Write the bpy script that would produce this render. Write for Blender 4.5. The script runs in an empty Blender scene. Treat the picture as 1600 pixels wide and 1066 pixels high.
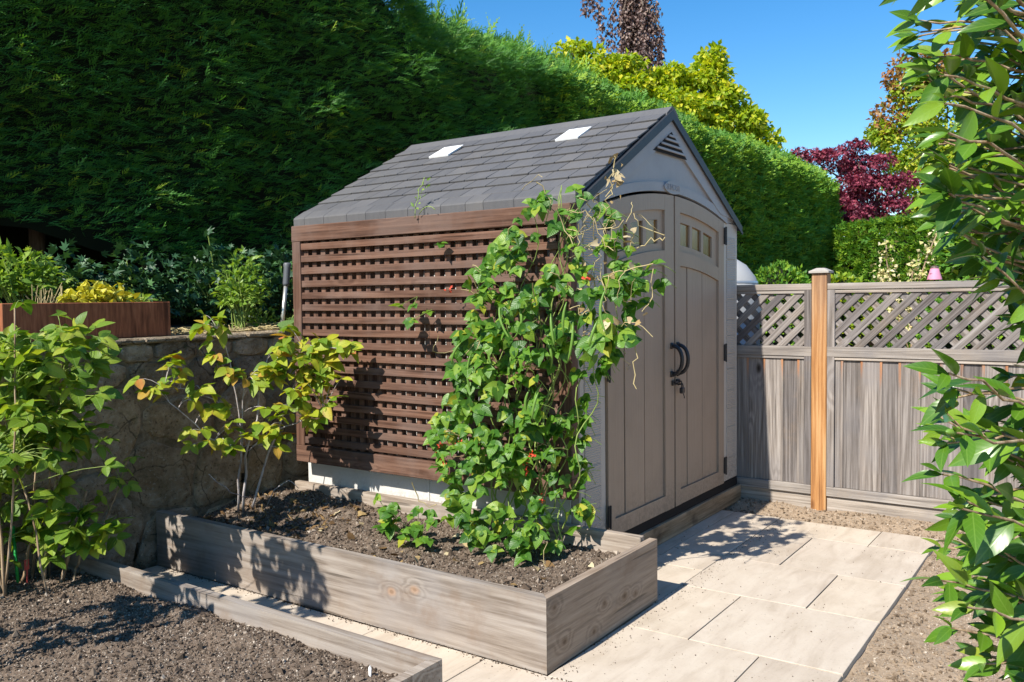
import bpy, bmesh, math
import numpy as np
from mathutils import Matrix, Vector
rad = math.radians
S = bpy.context.scene
COL = S.collection
rng = np.random.RandomState(7)

# ------------------------------------------------------------------ camera, sky, sun, exposure
cd = bpy.data.cameras.new('camera')
cam = bpy.data.objects.new('camera', cd); COL.objects.link(cam)
_R = (0.5717870817, -0.8203128532, -0.0120977714)
_U = (0.0469038824, 0.0179645263, 0.9987378543)
_F = (0.8190601681, 0.5716328356, -0.0487477417)
cam.matrix_world = Matrix(((_R[0], _U[0], -_F[0], -3.591644), (_R[1], _U[1], -_F[1], -2.126032),
                           (_R[2], _U[2], -_F[2], 1.410482), (0, 0, 0, 1)))
CAM = np.array([-3.591644, -2.126032, 1.410482]); FWD = np.array(_F)
cd.sensor_width = 36; cd.lens = 30.34; cd.clip_start = 0.05; cd.clip_end = 600
S.camera = cam

SUN_TO = Vector((-1.0, 0.09, 0.96)).normalized()       # direction towards the sun
elev = math.asin(SUN_TO.z); azim = math.atan2(SUN_TO.x, SUN_TO.y)
W = bpy.data.worlds.new('World'); S.world = W; W.use_nodes = True
wn = W.node_tree; wn.nodes.clear()
sky = wn.nodes.new('ShaderNodeTexSky'); sky.sky_type = 'NISHITA'; sky.sun_disc = False
sky.sun_elevation = elev; sky.sun_rotation = azim
sky.altitude = 100; sky.air_density = 1.0; sky.dust_density = 0.15; sky.ozone_density = 2.0
hs = wn.nodes.new('ShaderNodeHueSaturation'); hs.inputs['Saturation'].default_value = 1.4
bg = wn.nodes.new('ShaderNodeBackground'); bg.inputs['Strength'].default_value = 0.11
wo = wn.nodes.new('ShaderNodeOutputWorld')
wn.links.new(sky.outputs[0], hs.inputs['Color']); wn.links.new(hs.outputs[0], bg.inputs[0]); wn.links.new(bg.outputs[0], wo.inputs[0])
ld = bpy.data.lights.new('sun', 'SUN'); ld.energy = 4.8; ld.angle = rad(0.53); ld.color = (1.0, 0.945, 0.86)
sun = bpy.data.objects.new('sun', ld); COL.objects.link(sun)
sun.rotation_euler = SUN_TO.to_track_quat('Z', 'Y').to_euler()
S.view_settings.view_transform = 'Standard'; S.view_settings.look = 'None'
S.view_settings.exposure = 0.76; S.view_settings.gamma = 1.0; S.view_settings.use_curve_mapping = False

# ------------------------------------------------------------------ node helpers
class NT:
    def __init__(self, name):
        self.m = bpy.data.materials.new(name); self.m.use_nodes = True
        self.t = self.m.node_tree; self.t.nodes.clear()
        self.out = self.t.nodes.new('ShaderNodeOutputMaterial')
    def n(self, typ, **kw):
        nd = self.t.nodes.new(typ)
        for k, v in kw.items(): setattr(nd, k, v)
        return nd
    def link(self, a, b): self.t.links.new(a, b)
    def set(self, sock, v):
        if isinstance(v, bpy.types.NodeSocket): self.link(v, sock)
        elif isinstance(v, (tuple, list)) and len(v) == 3 and sock.type == 'RGBA': sock.default_value = (*v, 1)
        else: sock.default_value = v
    def math(self, op, a, b=0.0, c=0.0, clamp=False):
        nd = self.n('ShaderNodeMath', operation=op, use_clamp=clamp)
        self.set(nd.inputs[0], a); self.set(nd.inputs[1], b)
        if op in ('MULTIPLY_ADD', 'SMOOTH_MIN', 'WRAP'): self.set(nd.inputs[2], c)
        return nd.outputs[0]
    def mix(self, f, a, b, mode='MIX'):
        nd = self.n('ShaderNodeMix', data_type='RGBA', blend_type=mode)
        self.set(nd.inputs[0], f); self.set(nd.inputs[6], a); self.set(nd.inputs[7], b)
        return nd.outputs[2]
    def ramp(self, f, stops, interp='LINEAR'):
        nd = self.n('ShaderNodeValToRGB'); e = nd.color_ramp.elements; nd.color_ramp.interpolation = interp
        while len(e) < len(stops): e.new(0.5)
        for el, (p, c) in zip(e, stops):
            el.position = p; el.color = (*c, 1) if len(c) == 3 else c
        self.set(nd.inputs[0], f); return nd.outputs[0]
    def mr(self, v, a, b, c=0.0, d=1.0, smooth=True):
        nd = self.n('ShaderNodeMapRange', interpolation_type='SMOOTHSTEP' if smooth else 'LINEAR')
        self.set(nd.inputs[0], v)
        for i, x in enumerate((a, b, c, d)): nd.inputs[i + 1].default_value = x
        return nd.outputs[0]
    def noise(self, vec, scale, detail=4, rough=0.55, dist=0.0, color=False):
        nd = self.n('ShaderNodeTexNoise'); self.set(nd.inputs['Vector'], vec)
        nd.inputs['Scale'].default_value = scale; nd.inputs['Detail'].default_value = detail
        nd.inputs['Roughness'].default_value = rough; nd.inputs['Distortion'].default_value = dist
        return nd.outputs['Color' if color else 'Fac']
    def vor(self, vec, scale, feature='F1', out='Distance', rnd=1.0):
        nd = self.n('ShaderNodeTexVoronoi', feature=feature); self.set(nd.inputs['Vector'], vec)
        nd.inputs['Scale'].default_value = scale; nd.inputs['Randomness'].default_value = rnd
        return nd.outputs[out]
    def coord(self, rnd=0.0):
        v = self.n('ShaderNodeTexCoord').outputs['Object']
        if rnd:
            oi = self.n('ShaderNodeObjectInfo').outputs['Random']
            cx = self.n('ShaderNodeCombineXYZ')
            for i, k in enumerate((1.0, 0.73, 1.37)): self.link(self.math('MULTIPLY', oi, rnd * k), cx.inputs[i])
            a = self.n('ShaderNodeVectorMath', operation='ADD'); self.link(v, a.inputs[0]); self.link(cx.outputs[0], a.inputs[1])
            v = a.outputs[0]
        return v
    def scale(self, v, s):
        a = self.n('ShaderNodeVectorMath', operation='MULTIPLY'); self.link(v, a.inputs[0]); a.inputs[1].default_value = s
        return a.outputs[0]
    def bump(self, h, strength=0.5, dist=0.01, normal=None):
        b = self.n('ShaderNodeBump'); b.inputs['Strength'].default_value = strength; b.inputs['Distance'].default_value = dist
        self.set(b.inputs['Height'], h)
        if normal is not None: self.link(normal, b.inputs['Normal'])
        return b.outputs[0]
    def pbr(self, col, rough=0.6, spec=0.4, normal=None, metal=0.0, coat=0.0):
        p = self.n('ShaderNodeBsdfPrincipled'); self.set(p.inputs['Base Color'], col); self.set(p.inputs['Roughness'], rough)
        p.inputs['Specular IOR Level'].default_value = spec; p.inputs['Metallic'].default_value = metal
        p.inputs['Coat Weight'].default_value = coat
        if normal is not None: self.link(normal, p.inputs['Normal'])
        return p.outputs[0]
    def done(self, sh): self.link(sh, self.out.inputs[0]); return self.m

def simple(name, col, rough=0.6, spec=0.4, metal=0.0, var=0.12, nscale=30, bumpd=0.0, bscale=60):
    t = NT(name); v = t.coord(9.0)
    f = t.noise(v, nscale, 5)
    c = t.mix(f, tuple(x * (1 - var) for x in col), tuple(min(1, x * (1 + var)) for x in col))
    nrm = t.bump(t.noise(v, bscale, 4), 0.5, bumpd) if bumpd else None
    return t.done(t.pbr(c, rough, spec, nrm, metal))

def wood(name, axis, dark, mid, light, cross=30.0, long=1.2, knots=0.0, knotcol=(0.2, 0.09, 0.03), stain=None, stainf=0.4, rough=0.8, bump=0.003, grey=None, fine=1.0, rings=True, ringk=0.11, kpts=None, kscale=(8.5, 3.0), ov=0.0):
    """plank grain running along an axis; every object gets its own piece of timber"""
    t = NT(name); v = t.coord(23.0)
    sc = [cross, cross, cross]; sc['xyz'.index(axis)] = long
    g = t.scale(v, tuple(sc))
    ks = [kscale[0]] * 3; ks['xyz'.index(axis)] = kscale[1]
    kv = t.scale(v, tuple(ks))
    wob = t.noise(t.scale(v, tuple(x * 0.09 for x in sc)), 1.0, 3, 0.5, 0.6)
    fibw = t.noise(g, 0.35, 3, 0.6)
    kd = t.vor(kv, 0.62, rnd=1.0)
    if kpts:
        raw = t.coord(); kd = None
        for ka, kz in kpts:
            cx = t.n('ShaderNodeCombineXYZ'); ax = 'xyz'.index(axis); cx.inputs[ax].default_value = ka; cx.inputs[2].default_value = kz
            sub = t.n('ShaderNodeVectorMath', operation='SUBTRACT'); t.link(raw, sub.inputs[0]); t.link(cx.outputs[0], sub.inputs[1])
            m3 = [0.0, 0.0, 2.7]; m3[ax] = 1.9
            ln = t.n('ShaderNodeVectorMath', operation='LENGTH'); t.link(t.scale(sub.outputs[0], tuple(m3)), ln.inputs[0])
            d = t.math('ADD', ln.outputs['Value'], t.math('MULTIPLY', t.math('SUBTRACT', t.noise(raw, 25, 3), 0.5), 0.035))
            kd = d if kd is None else t.math('MINIMUM', kd, d)
    kbulge = t.mr(kd, 0.0, 0.17 if kpts else 0.26, 1.0, 0.0)
    h = t.math('ADD', t.math('MULTIPLY', wob, 13.0), t.math('ADD', t.math('MULTIPLY', fibw, 0.9), t.math('MULTIPLY', kbulge, 2.6 if knots else 0.0)))
    ring = t.math('SINE', t.math('MULTIPLY', h, 5.5))
    ring = t.mr(ring, -1.0, 1.0, 0.0, 1.0)
    fib = t.noise(g, 1.0 * fine, 6, 0.65)
    fib2 = t.noise(g, 3.4 * fine, 4, 0.7)
    f = t.math('ADD', t.math('MULTIPLY', fib, 0.72), t.math('MULTIPLY', ring, ringk if rings else 0.03))
    f = t.math('ADD', f, t.math('MULTIPLY', fib2, 0.22))
    c = t.ramp(f, [(0.36, dark), (0.52, mid), (0.70, light)])
    big = t.noise(v, 2.3, 4, 0.6)
    if grey: c = t.mix(t.mr(big, 0.42, 0.68), c, t.mix(0.6, c, grey))
    oi = t.n('ShaderNodeObjectInfo').outputs['Random']
    c = t.mix(1.0, c, t.ramp(oi, [(0, (0.82 - ov, 0.82 - ov * 1.05, 0.83 - ov)), (0.5, (1, 1, 1)), (1, (1.15 + ov * 0.6, 1.12 + ov * 0.6, 1.08 + ov * 0.6))]), 'MULTIPLY')
    if stain: c = t.mix(t.math('MULTIPLY', t.mr(t.noise(v, 5.0, 5, 0.6), 0.52, 0.72), stainf), c, stain)
    if knots:
        c = t.mix(t.math('MULTIPLY', t.mr(kd, 0.02, 0.07, 1.0, 0.0), knots), c, knotcol)
        c = t.mix(t.math('MULTIPLY', t.mr(kd, 0.008, 0.03, 1.0, 0.0), knots), c, tuple(x * 0.4 for x in knotcol))
    # hairline checks along the grain
    chk = t.mr(t.noise(t.scale(v, tuple(x * 0.6 for x in sc)), 1.0, 2, 0.4), 0.27, 0.33, 1.0, 0.0)
    c = t.mix(t.math('MULTIPLY', chk, 0.55), c, tuple(x * 0.35 for x in dark))
    hh = t.math('SUBTRACT', f, t.math('MULTIPLY', chk, 0.8))
    return t.done(t.pbr(c, rough, 0.25, t.bump(hh, 0.6, bump)))

def leaf(name, cols, rough=0.45, trans=0.35, tcol=None, spec=0.4, vein=0.25, veincol=(0.35, 0.5, 0.12), back=1.15, coat=0.0, edge=None, vbump=0.35):
    """cols: ramp stops; each leaf picks its own place on the ramp (object random + 'lv' attribute)"""
    t = NT(name)
    at = t.n('ShaderNodeAttribute', attribute_name='lv').outputs['Fac']
    oi = t.n('ShaderNodeObjectInfo').outputs['Random']
    r = t.math('FRACT', t.math('ADD', at, oi))
    c = t.ramp(r, cols)
    if vein:
        uv = t.n('ShaderNodeUVMap', uv_map='UVMap').outputs[0]
        sp = t.n('ShaderNodeSeparateXYZ'); t.link(uv, sp.inputs[0])
        u = t.math('ABSOLUTE', t.math('SUBTRACT', sp.outputs[0], 0.5)); vv = sp.outputs[1]
        midrib = t.mr(u, 0.015, 0.05, 1.0, 0.0)
        sv = t.math('SINE', t.math('MULTIPLY', t.math('SUBTRACT', vv, t.math('MULTIPLY', u, 0.55)), 44.0))
        side = t.mr(sv, 0.72, 1.0)
        c = t.mix(t.math('MULTIPLY', t.math('MAXIMUM', midrib, t.math('MULTIPLY', side, 0.4)), vein), c, veincol)
        nrm = t.bump(t.math('ADD', t.math('MULTIPLY', sv, 0.25), t.math('MULTIPLY', midrib, -1.0)), vbump, 0.002)
        if edge:
            e = t.math('MULTIPLY', t.mr(t.math('ADD', u, t.math('MULTIPLY', t.math('SUBTRACT', r, 0.5), 0.25)), 0.33, 0.5), 0.7)
            c = t.mix(e, c, edge)
    else: nrm = None
    geo = t.n('ShaderNodeNewGeometry').outputs['Backfacing']
    cb = t.mix(1.0, c, (back, back, back * 0.95), 'MULTIPLY')
    c2 = t.mix(geo, c, cb)
    p = t.pbr(c2, rough, spec, nrm, coat=coat)
    tr = t.n('ShaderNodeBsdfTranslucent')
    t.set(tr.inputs[0], t.mix(1.0, c, tcol or (1.5, 1.45, 0.5), 'MULTIPLY'))
    mx = t.n('ShaderNodeMixShader'); mx.inputs[0].default_value = trans
    t.link(p, mx.inputs[1]); t.link(tr.outputs[0], mx.inputs[2])
    return t.done(mx.outputs[0])

# ------------------------------------------------------------------ mesh helpers
def raw_mesh(name, V, T, uv=None, lv=None, smooth=True):
    """all-triangle mesh from numpy arrays"""
    V = np.ascontiguousarray(V, np.float32); T = np.ascontiguousarray(T, np.int32)
    me = bpy.data.meshes.new(name)
    me.vertices.add(len(V)); me.vertices.foreach_set('co', V.ravel())
    me.loops.add(T.size); me.loops.foreach_set('vertex_index', T.ravel())
    me.polygons.add(len(T)); me.polygons.foreach_set('loop_start', np.arange(0, T.size, 3, dtype=np.int32))
    me.update(calc_edges=True)
    if uv is not None:
        l = me.uv_layers.new(name='UVMap'); l.data.foreach_set('uv', np.ascontiguousarray(uv[T.ravel()], np.float32).ravel())
    if lv is not None:
        a = me.attributes.new('lv', 'FLOAT', 'POINT'); a.data.foreach_set('value', np.ascontiguousarray(lv, np.float32))
    me.polygons.foreach_set('use_smooth', np.full(len(T), smooth, dtype=bool))
    me.update()
    return me

def link(name, me, m, parent=None, kind=None, label=None, cat=None, group=None):
    o = bpy.data.objects.new(name, me); COL.objects.link(o)
    if m is not None and me is not None and len(me.materials) == 0: me.materials.append(m)
    if parent is not None:
        o.parent = parent
        o.matrix_parent_inverse = pinv(parent)
    props(o, label, cat, group, kind)
    return o

def props(o, label=None, cat=None, group=None, kind=None):
    if label: o['label'] = label
    if cat: o['category'] = cat
    if group: o['group'] = group
    if kind: o['kind'] = kind

def pinv(p):
    return WORLD[p.name].inverted()
WORLD = {}

def thing(name, loc, label, cat, group=None, kind=None):
    o = bpy.data.objects.new(name, None); COL.objects.link(o); o.location = loc
    o.empty_display_size = 0.1
    WORLD[o.name] = Matrix.Translation(loc)
    props(o, label, cat, group, kind); return o

def part(name, VF, m, parent, smooth=False, **kw):
    """mesh given in world coordinates, hung under its thing"""
    V, Fc = VF
    me = bpy.data.meshes.new(name); me.from_pydata([tuple(map(float, v)) for v in V], [], [tuple(map(int, f)) for f in Fc]); me.update()
    if smooth: me.polygons.foreach_set('use_smooth', np.ones(len(Fc), dtype=bool))
    o = link(name, me, m, parent, **kw)
    WORLD[o.name] = Matrix.Identity(4)
    return o

def box(x0, x1, y0, y1, z0, z1, c=0.003, wob=0.0):
    """box with chamfered edges"""
    lo = np.array([min(x0, x1), min(y0, y1), min(z0, z1)]); hi = np.array([max(x0, x1), max(y0, y1), max(z0, z1)])
    c = min(c, 0.3 * float((hi - lo).min()))
    V = []; idx = {}
    for i in (0, 1):
        for j in (0, 1):
            for k in (0, 1):
                s = (i, j, k); p = np.where(np.array(s) == 1, hi, lo); d = np.where(np.array(s) == 1, -1, 1) * c
                if wob: p = p + rng.uniform(-wob, wob, 3)
                for a in range(3):
                    q = p + d; q[a] = p[a]; idx[(s, a)] = len(V); V.append(q)
    F = []
    for a in range(3):
        b, e = [(1, 2), (2, 0), (0, 1)][a]
        for s in (0, 1):
            def S_(u, v): 
                t = [0, 0, 0]; t[a] = s; t[b] = u; t[e] = v; return tuple(t)
            f = [idx[(S_(0, 0), a)], idx[(S_(1, 0), a)], idx[(S_(1, 1), a)], idx[(S_(0, 1), a)]]
            F.append(f if s else f[::-1])
    for a in range(3):       # edges along a
        b, e = [(1, 2), (2, 0), (0, 1)][a]
        for u in (0, 1):
            for v in (0, 1):
                def T_(w):
                    t = [0, 0, 0]; t[a] = w; t[b] = u; t[e] = v; return tuple(t)
                f = [idx[(T_(0), b)], idx[(T_(1), b)], idx[(T_(1), e)], idx[(T_(0), e)]]
                F.append(f if (u == v) else f[::-1])
    for i in (0, 1):
        for j in (0, 1):
            for k in (0, 1):
                s = (i, j, k); f = [idx[(s, 0)], idx[(s, 1)], idx[(s, 2)]]
                F.append(f if (i + j + k) % 2 == 1 else f[::-1])
    # make outward
    V = np.array(V); cen = V.mean(0); G = []
    for f in F:
        P = V[f]; n = np.cross(P[1] - P[0], P[2] - P[0])
        G.append(f if n @ (P.mean(0) - cen) >= 0 else f[::-1])
    return V, G

def join(*parts_):
    V = []; F = []; o = 0
    for v, f in parts_:
        V.append(np.asarray(v, float).reshape(-1, 3)); F += [[i + o for i in q] for q in f]; o += len(v)
    return np.vstack(V), F

def prism(poly, plane, a, b):
    """2-D polygon (counter-clockwise or not) extruded between a and b along the axis left out of plane ('xz','yz','xy')"""
    n = len(poly); ax = ['xyz'.index(c) for c in plane]; oth = 3 - sum(ax)
    V = np.zeros((2 * n, 3))
    for i, (u, v) in enumerate(poly):
        for k, w in ((0, a), (1, b)):
            V[i + k * n, ax[0]] = u; V[i + k * n, ax[1]] = v; V[i + k * n, oth] = w
    F = [list(range(n)), list(range(2 * n - 1, n - 1, -1))] + [[i, i + n, (i + 1) % n + n, (i + 1) % n] for i in range(n)]
    # orientation
    bm = bmesh.new(); vs = [bm.verts.new(v) for v in V]
    for f in F:
        try: bm.faces.new([vs[i] for i in f])
        except ValueError: pass
    bmesh.ops.recalc_face_normals(bm, faces=bm.faces)
    bm.verts.index_update(); F = [[v.index for v in f.verts] for f in bm.faces]; bm.free()
    return V, F

def tube(P, r, n=6, cap=True):
    P = np.asarray(P, float); m = len(P); r = np.broadcast_to(np.asarray(r, float), (m,))
    V = []; t = np.gradient(P, axis=0); t /= (np.linalg.norm(t, axis=1, keepdims=True) + 1e-9)
    ref = np.array([0.31, 0.77, 0.55])
    for i in range(m):
        a = np.cross(t[i], ref); a /= np.linalg.norm(a) + 1e-9; b = np.cross(t[i], a)
        for k in range(n):
            an = 2 * math.pi * k / n; V.append(P[i] + r[i] * (a * math.cos(an) + b * math.sin(an)))
    F = [[i * n + k, i * n + (k + 1) % n, (i + 1) * n + (k + 1) % n, (i + 1) * n + k] for i in range(m - 1) for k in range(n)]
    if cap: F += [list(range(n))[::-1], list(range((m - 1) * n, m * n))]
    return np.array(V), F

def tris(VF):
    V, F = VF; T = []
    for f in F:
        for i in range(1, len(f) - 1): T.append((f[0], f[i], f[i + 1]))
    return np.asarray(V, float), np.array(T)

def tubes_part(name, tubes, m, parent, **kw):
    V, F = join(*tubes); return part(name, (V, F), m, parent, smooth=True, **kw)

def curve(p0, p1, sag=(0, 0, 0), n=6, wob=0.0):
    t = np.linspace(0, 1, n)[:, None]; p0 = np.asarray(p0, float); p1 = np.asarray(p1, float)
    P = p0 + (p1 - p0) * t + np.asarray(sag, float) * (4 * t * (1 - t))
    if wob: P[1:-1] += rng.normal(0, wob, (n - 2, 3))
    return P

# --- leaves -------------------------------------------------------------------
def leaf_tmpl(width=0.5, shape='ovate', fold=0.25, curl=0.25, seg=5, twist=0.0, wave=0.0):
    """unit leaf from the stalk at the origin to the tip at +X, upper side +Z; tris, uv"""
    ts = np.linspace(0, 1, seg + 1); V = []; UV = []
    for i, t in enumerate(ts):
        if shape == 'ovate': w = math.sin(math.pi * t ** 0.72) ** 0.9
        elif shape == 'heart': w = (math.sin(math.pi * (t * 0.86 + 0.14) ** 0.62)) if t < 1 else 0
        elif shape == 'lance': w = math.sin(math.pi * t ** 0.84) ** 1.05
        elif shape == 'maple': w = [0.35, 1.0, 0.55, 0.8, 0.35, 0.0][min(5, int(t * 5.001))]
        else: w = math.sin(math.pi * t)
        w = max(w, 0.0) * width * 0.5
        bx = -0.10 * (1 - t) ** 4 if shape == 'heart' else 0
        z = -curl * t * t; a = twist * t; wv = wave * math.sin(t * 9.0)
        for s in (-1, 0, 1):
            x = t + (bx if s else 0); y = s * w; zz = z + (fold * abs(y)) + (s * wv * w * 2 if s else 0)
            V.append((x, y * math.cos(a) - 0 * zz, zz + y * math.sin(a))); UV.append((0.5 + 0.5 * s * (w / (width * 0.5)), t))
    T = []
    for i in range(seg):
        a = i * 3
        for k in (0, 1):
            p, q, r_, u = a + k, a + k + 1, a + 3 + k + 1, a + 3 + k
            if i == seg - 1: T.append((p, u, q)); continue
            T += [(p, u, q), (q, u, r_)]
    V = np.array(V); T = np.array(T)
    # upper side +Z
    for j, (a, b, c) in enumerate(T):
        if np.cross(V[b] - V[a], V[c] - V[a])[2] < 0: T[j] = (a, c, b)
    return V, T, np.array(UV)

def lobed_tmpl(k=5, curl=0.2):
    """palmate leaf (maple / sweet-gum like) as a fan of lobes"""
    V = [(0, 0, 0)]; UV = [(0.5, 0)]
    n = k * 2 + 1
    for i in range(n):
        a = (i / (n - 1) - 0.5) * 4.2; r = (1.0 if i % 2 else 0.42) * (1 - 0.16 * abs(a))
        V.append((0.3 + r * math.cos(a) * 0.7, r * math.sin(a) * 0.62, -curl * r * r)); UV.append((0.5 + 0.4 * math.sin(a), 0.5))
    T = [(0, i, i + 1) for i in range(1, n)]
    return np.array(V), np.array(T), np.array(UV)

def frame(tip, nrm):
    """rotation whose columns are tip, side, normal (rows of arrays)"""
    tip = np.asarray(tip, float); nrm = np.asarray(nrm, float)
    x = tip / (np.linalg.norm(tip, axis=-1, keepdims=True) + 1e-9)
    z = nrm - x * (x * nrm).sum(-1, keepdims=True); z /= (np.linalg.norm(z, axis=-1, keepdims=True) + 1e-9)
    y = np.cross(z, x)
    return np.stack([x, y, z], -1)

def merged(name, tmpls, pos, rot, size, m, parent=None, lv=None, pick=None, smooth=True, **kw):
    N = len(pos); pos = np.asarray(pos, float); size = np.asarray(size, float)
    if size.ndim == 1: size = np.repeat(size[:, None], 3, 1)
    if lv is None: lv = rng.rand(N)
    if pick is None: pick = rng.randint(0, len(tmpls), N)
    VV = []; TT = []; UU = []; LL = []; o = 0
    for k, tm in enumerate(tmpls):
        V, T = tm[0], tm[1]; U = tm[2] if len(tm) > 2 else np.zeros((len(V), 2))
        I = np.where(pick == k)[0]
        if not len(I): continue
        X = np.einsum('nij,nvj->nvi', rot[I], V[None] * size[I][:, None, :]) + pos[I][:, None, :]
        VV.append(X.reshape(-1, 3)); TT.append((T[None] + (np.arange(len(I)) * len(V))[:, None, None] + o).reshape(-1, 3))
        UU.append(np.tile(U, (len(I), 1))); LL.append(np.repeat(lv[I], len(V))); o += len(I) * len(V)
    me = raw_mesh(name, np.vstack(VV), np.vstack(TT), np.vstack(UU), np.concatenate(LL), smooth)
    return link(name, me, m, parent, **kw)

def leaves(plant, tmpls, pos, rot, size, m, name='leaf', limit=300, meshes={}):
    """the leaves that show largest are parts of their own; the rest are one stuff part"""
    pos = np.asarray(pos); size = np.asarray(size)
    d = (pos - CAM) @ FWD
    order = np.argsort(-(size / d) * (1 - 0.0) + 0.15 * (d - d.min()) / max(np.ptp(d), 1e-6) * np.mean(size / d) * 4)
    top, rest = order[:limit], order[limit:]
    key = (m.name, name)
    if key not in meshes:
        meshes[key] = []
        for tm in tmpls:
            me = raw_mesh(name, *tm); me.materials.append(m); meshes[key].append(me)
    inv = WORLD[plant.name].inverted()
    for i in top:
        me = meshes[key][rng.randint(len(tmpls))]
        o = bpy.data.objects.new(name, me); COL.objects.link(o)
        M = Matrix([list(rot[i][r] * size[i]) + [pos[i][r]] for r in range(3)] + [[0, 0, 0, 1]])
        o.parent = plant; o.matrix_parent_inverse = inv; o.matrix_basis = M
    if len(rest):
        merged('inner_' + name + 's', tmpls, pos[rest], rot[rest], size[rest], m, plant, kind='stuff')

def rdir(n, s=1.0): return rng.normal(0, s, (n, 3))

def cluster(pos, tip, nrm, size, k=3, spread=1.25, drop=0.0):
    """a compound leaf: k leaflets from one stalk end"""
    R = frame(np.array([tip]), np.array([nrm]))[0]; P = []; Q = []; Z = []
    angs = {1: [0], 3: [0, spread, -spread], 5: [0, 0.75, -0.75, 1.6, -1.6]}[k]
    for j, a in enumerate(angs):
        a += rng.normal(0, 0.13)
        t = R @ np.array([math.cos(a), math.sin(a), -drop + rng.normal(0, 0.1)])
        n = R @ np.array([rng.normal(0, 0.2), rng.normal(0, 0.2) + 0.25 * math.sin(a), 1])
        base = np.asarray(pos) + R @ np.array([0.12 * size if j == 0 else 0, 0, 0])
        P.append(base); Q.append(frame(t[None], n[None])[0]); Z.append(size * (1.0 if j == 0 else rng.uniform(0.78, 0.95)))
    return P, Q, Z

# ------------------------------------------------------------------ materials
def soil_mat(name, a, b, c, light, lf):
    t = NT(name); v = t.coord()
    n1 = t.noise(v, 60, 8, 0.7); n2 = t.noise(v, 7, 4, 0.6)
    col = t.ramp(n1, [(0.3, a), (0.5, b), (0.72, c)])
    col = t.mix(t.mr(n2, 0.35, 0.7, 0.0, 0.55), col, tuple(x * 1.35 for x in b))
    vd = t.vor(v, 85); vc = t.vor(v, 85, out='Color')
    sp = t.n('ShaderNodeSeparateColor'); t.link(vc, sp.inputs[0])
    pm = t.math('MULTIPLY', t.mr(vd, 0.25, 0.42, 1.0, 0.0), t.mr(sp.outputs[0], 1 - lf, 1 - lf + 0.12))
    col = t.mix(t.math('MULTIPLY', pm, 0.8), col, t.mix(sp.outputs[1], light, tuple(x * 0.55 for x in light)))
    h = t.math('ADD', n1, t.math('MULTIPLY', pm, 0.5))
    return t.done(t.pbr(col, 0.95, 0.1, t.bump(h, 0.9, 0.012)))
M_soil = soil_mat('soil', (0.062, 0.046, 0.034), (0.155, 0.115, 0.085), (0.255, 0.2, 0.152), (0.46, 0.39, 0.31), 0.5)
M_gravel = soil_mat('gravel_soil', (0.18, 0.13, 0.085), (0.34, 0.255, 0.175), (0.46, 0.365, 0.265), (0.58, 0.5, 0.4), 0.45)
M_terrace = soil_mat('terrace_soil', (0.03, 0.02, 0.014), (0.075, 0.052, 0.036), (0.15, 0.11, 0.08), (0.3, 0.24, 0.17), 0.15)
M_lawn = simple('neighbour_ground', (0.16, 0.15, 0.1), 0.95, 0.1, var=0.35, nscale=3)

def crumb_mat(name, cols):
    t = NT(name); at = t.n('ShaderNodeAttribute', attribute_name='lv').outputs['Fac']
    c = t.ramp(at, cols); v = t.coord()
    c = t.mix(t.math('MULTIPLY', t.noise(v, 120, 3), 0.4), c, (0.05, 0.035, 0.025))
    return t.done(t.pbr(c, 0.95, 0.1))
M_crumb = crumb_mat('soil_crumbs', [(0, (0.06, 0.046, 0.034)), (0.3, (0.14, 0.104, 0.077)), (0.58, (0.235, 0.185, 0.14)), (0.76, (0.41, 0.34, 0.27)), (1, (0.58, 0.51, 0.42))])
M_grit = crumb_mat('gravel_grit', [(0, (0.14, 0.10, 0.065)), (0.4, (0.32, 0.24, 0.165)), (0.75, (0.46, 0.375, 0.285)), (1, (0.6, 0.52, 0.42))])
M_litter = crumb_mat('litter', [(0, (0.08, 0.045, 0.02)), (0.4, (0.2, 0.12, 0.05)), (0.75, (0.38, 0.27, 0.12)), (1, (0.55, 0.47, 0.3))])

t = NT('travertine_slab'); v = t.coord(31.0); oi = t.n('ShaderNodeObjectInfo').outputs['Random']
vein = t.noise(t.scale(v, (1.2, 5.0, 5.0)), 2.2, 6, 0.6, 0.5); spk = t.noise(v, 75, 5, 0.6); cl = t.noise(v, 4.5, 5, 0.6)
c = t.ramp(vein, [(0.3, (0.41, 0.34, 0.265)), (0.5, (0.51, 0.435, 0.35)), (0.72, (0.56, 0.49, 0.40))])
c = t.mix(t.mr(cl, 0.45, 0.7, 0, 0.45), c, (0.42, 0.35, 0.27))
c = t.mix(t.mr(spk, 0.58, 0.7, 0, 0.3), c, (0.33, 0.27, 0.2))
pit = t.math('MULTIPLY', t.mr(t.vor(v, 46), 0.08, 0.2, 1.0, 0.0), t.mr(t.noise(v, 9, 3), 0.5, 0.62))
c = t.mix(t.math('MULTIPLY', pit, 0.55), c, (0.22, 0.17, 0.12)); c = t.mix(t.mr(t.noise(v, 1.9, 6, 0.7), 0.55, 0.72, 0, 0.35), c, (0.33, 0.27, 0.2))
c = t.mix(1.0, c, t.ramp(oi, [(0, (0.92, 0.91, 0.9)), (0.5, (1, 1, 1)), (1, (1.04, 1.03, 1.0))]), 'MULTIPLY')
M_slab = t.done(t.pbr(c, 0.8, 0.25, t.bump(t.math('ADD', vein, t.math('MULTIPLY', spk, 0.5)), 0.35, 0.004)))
M_sand = simple('joint_sand', (0.06, 0.046, 0.034), 0.95, 0.1, var=0.3, nscale=80)

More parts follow.
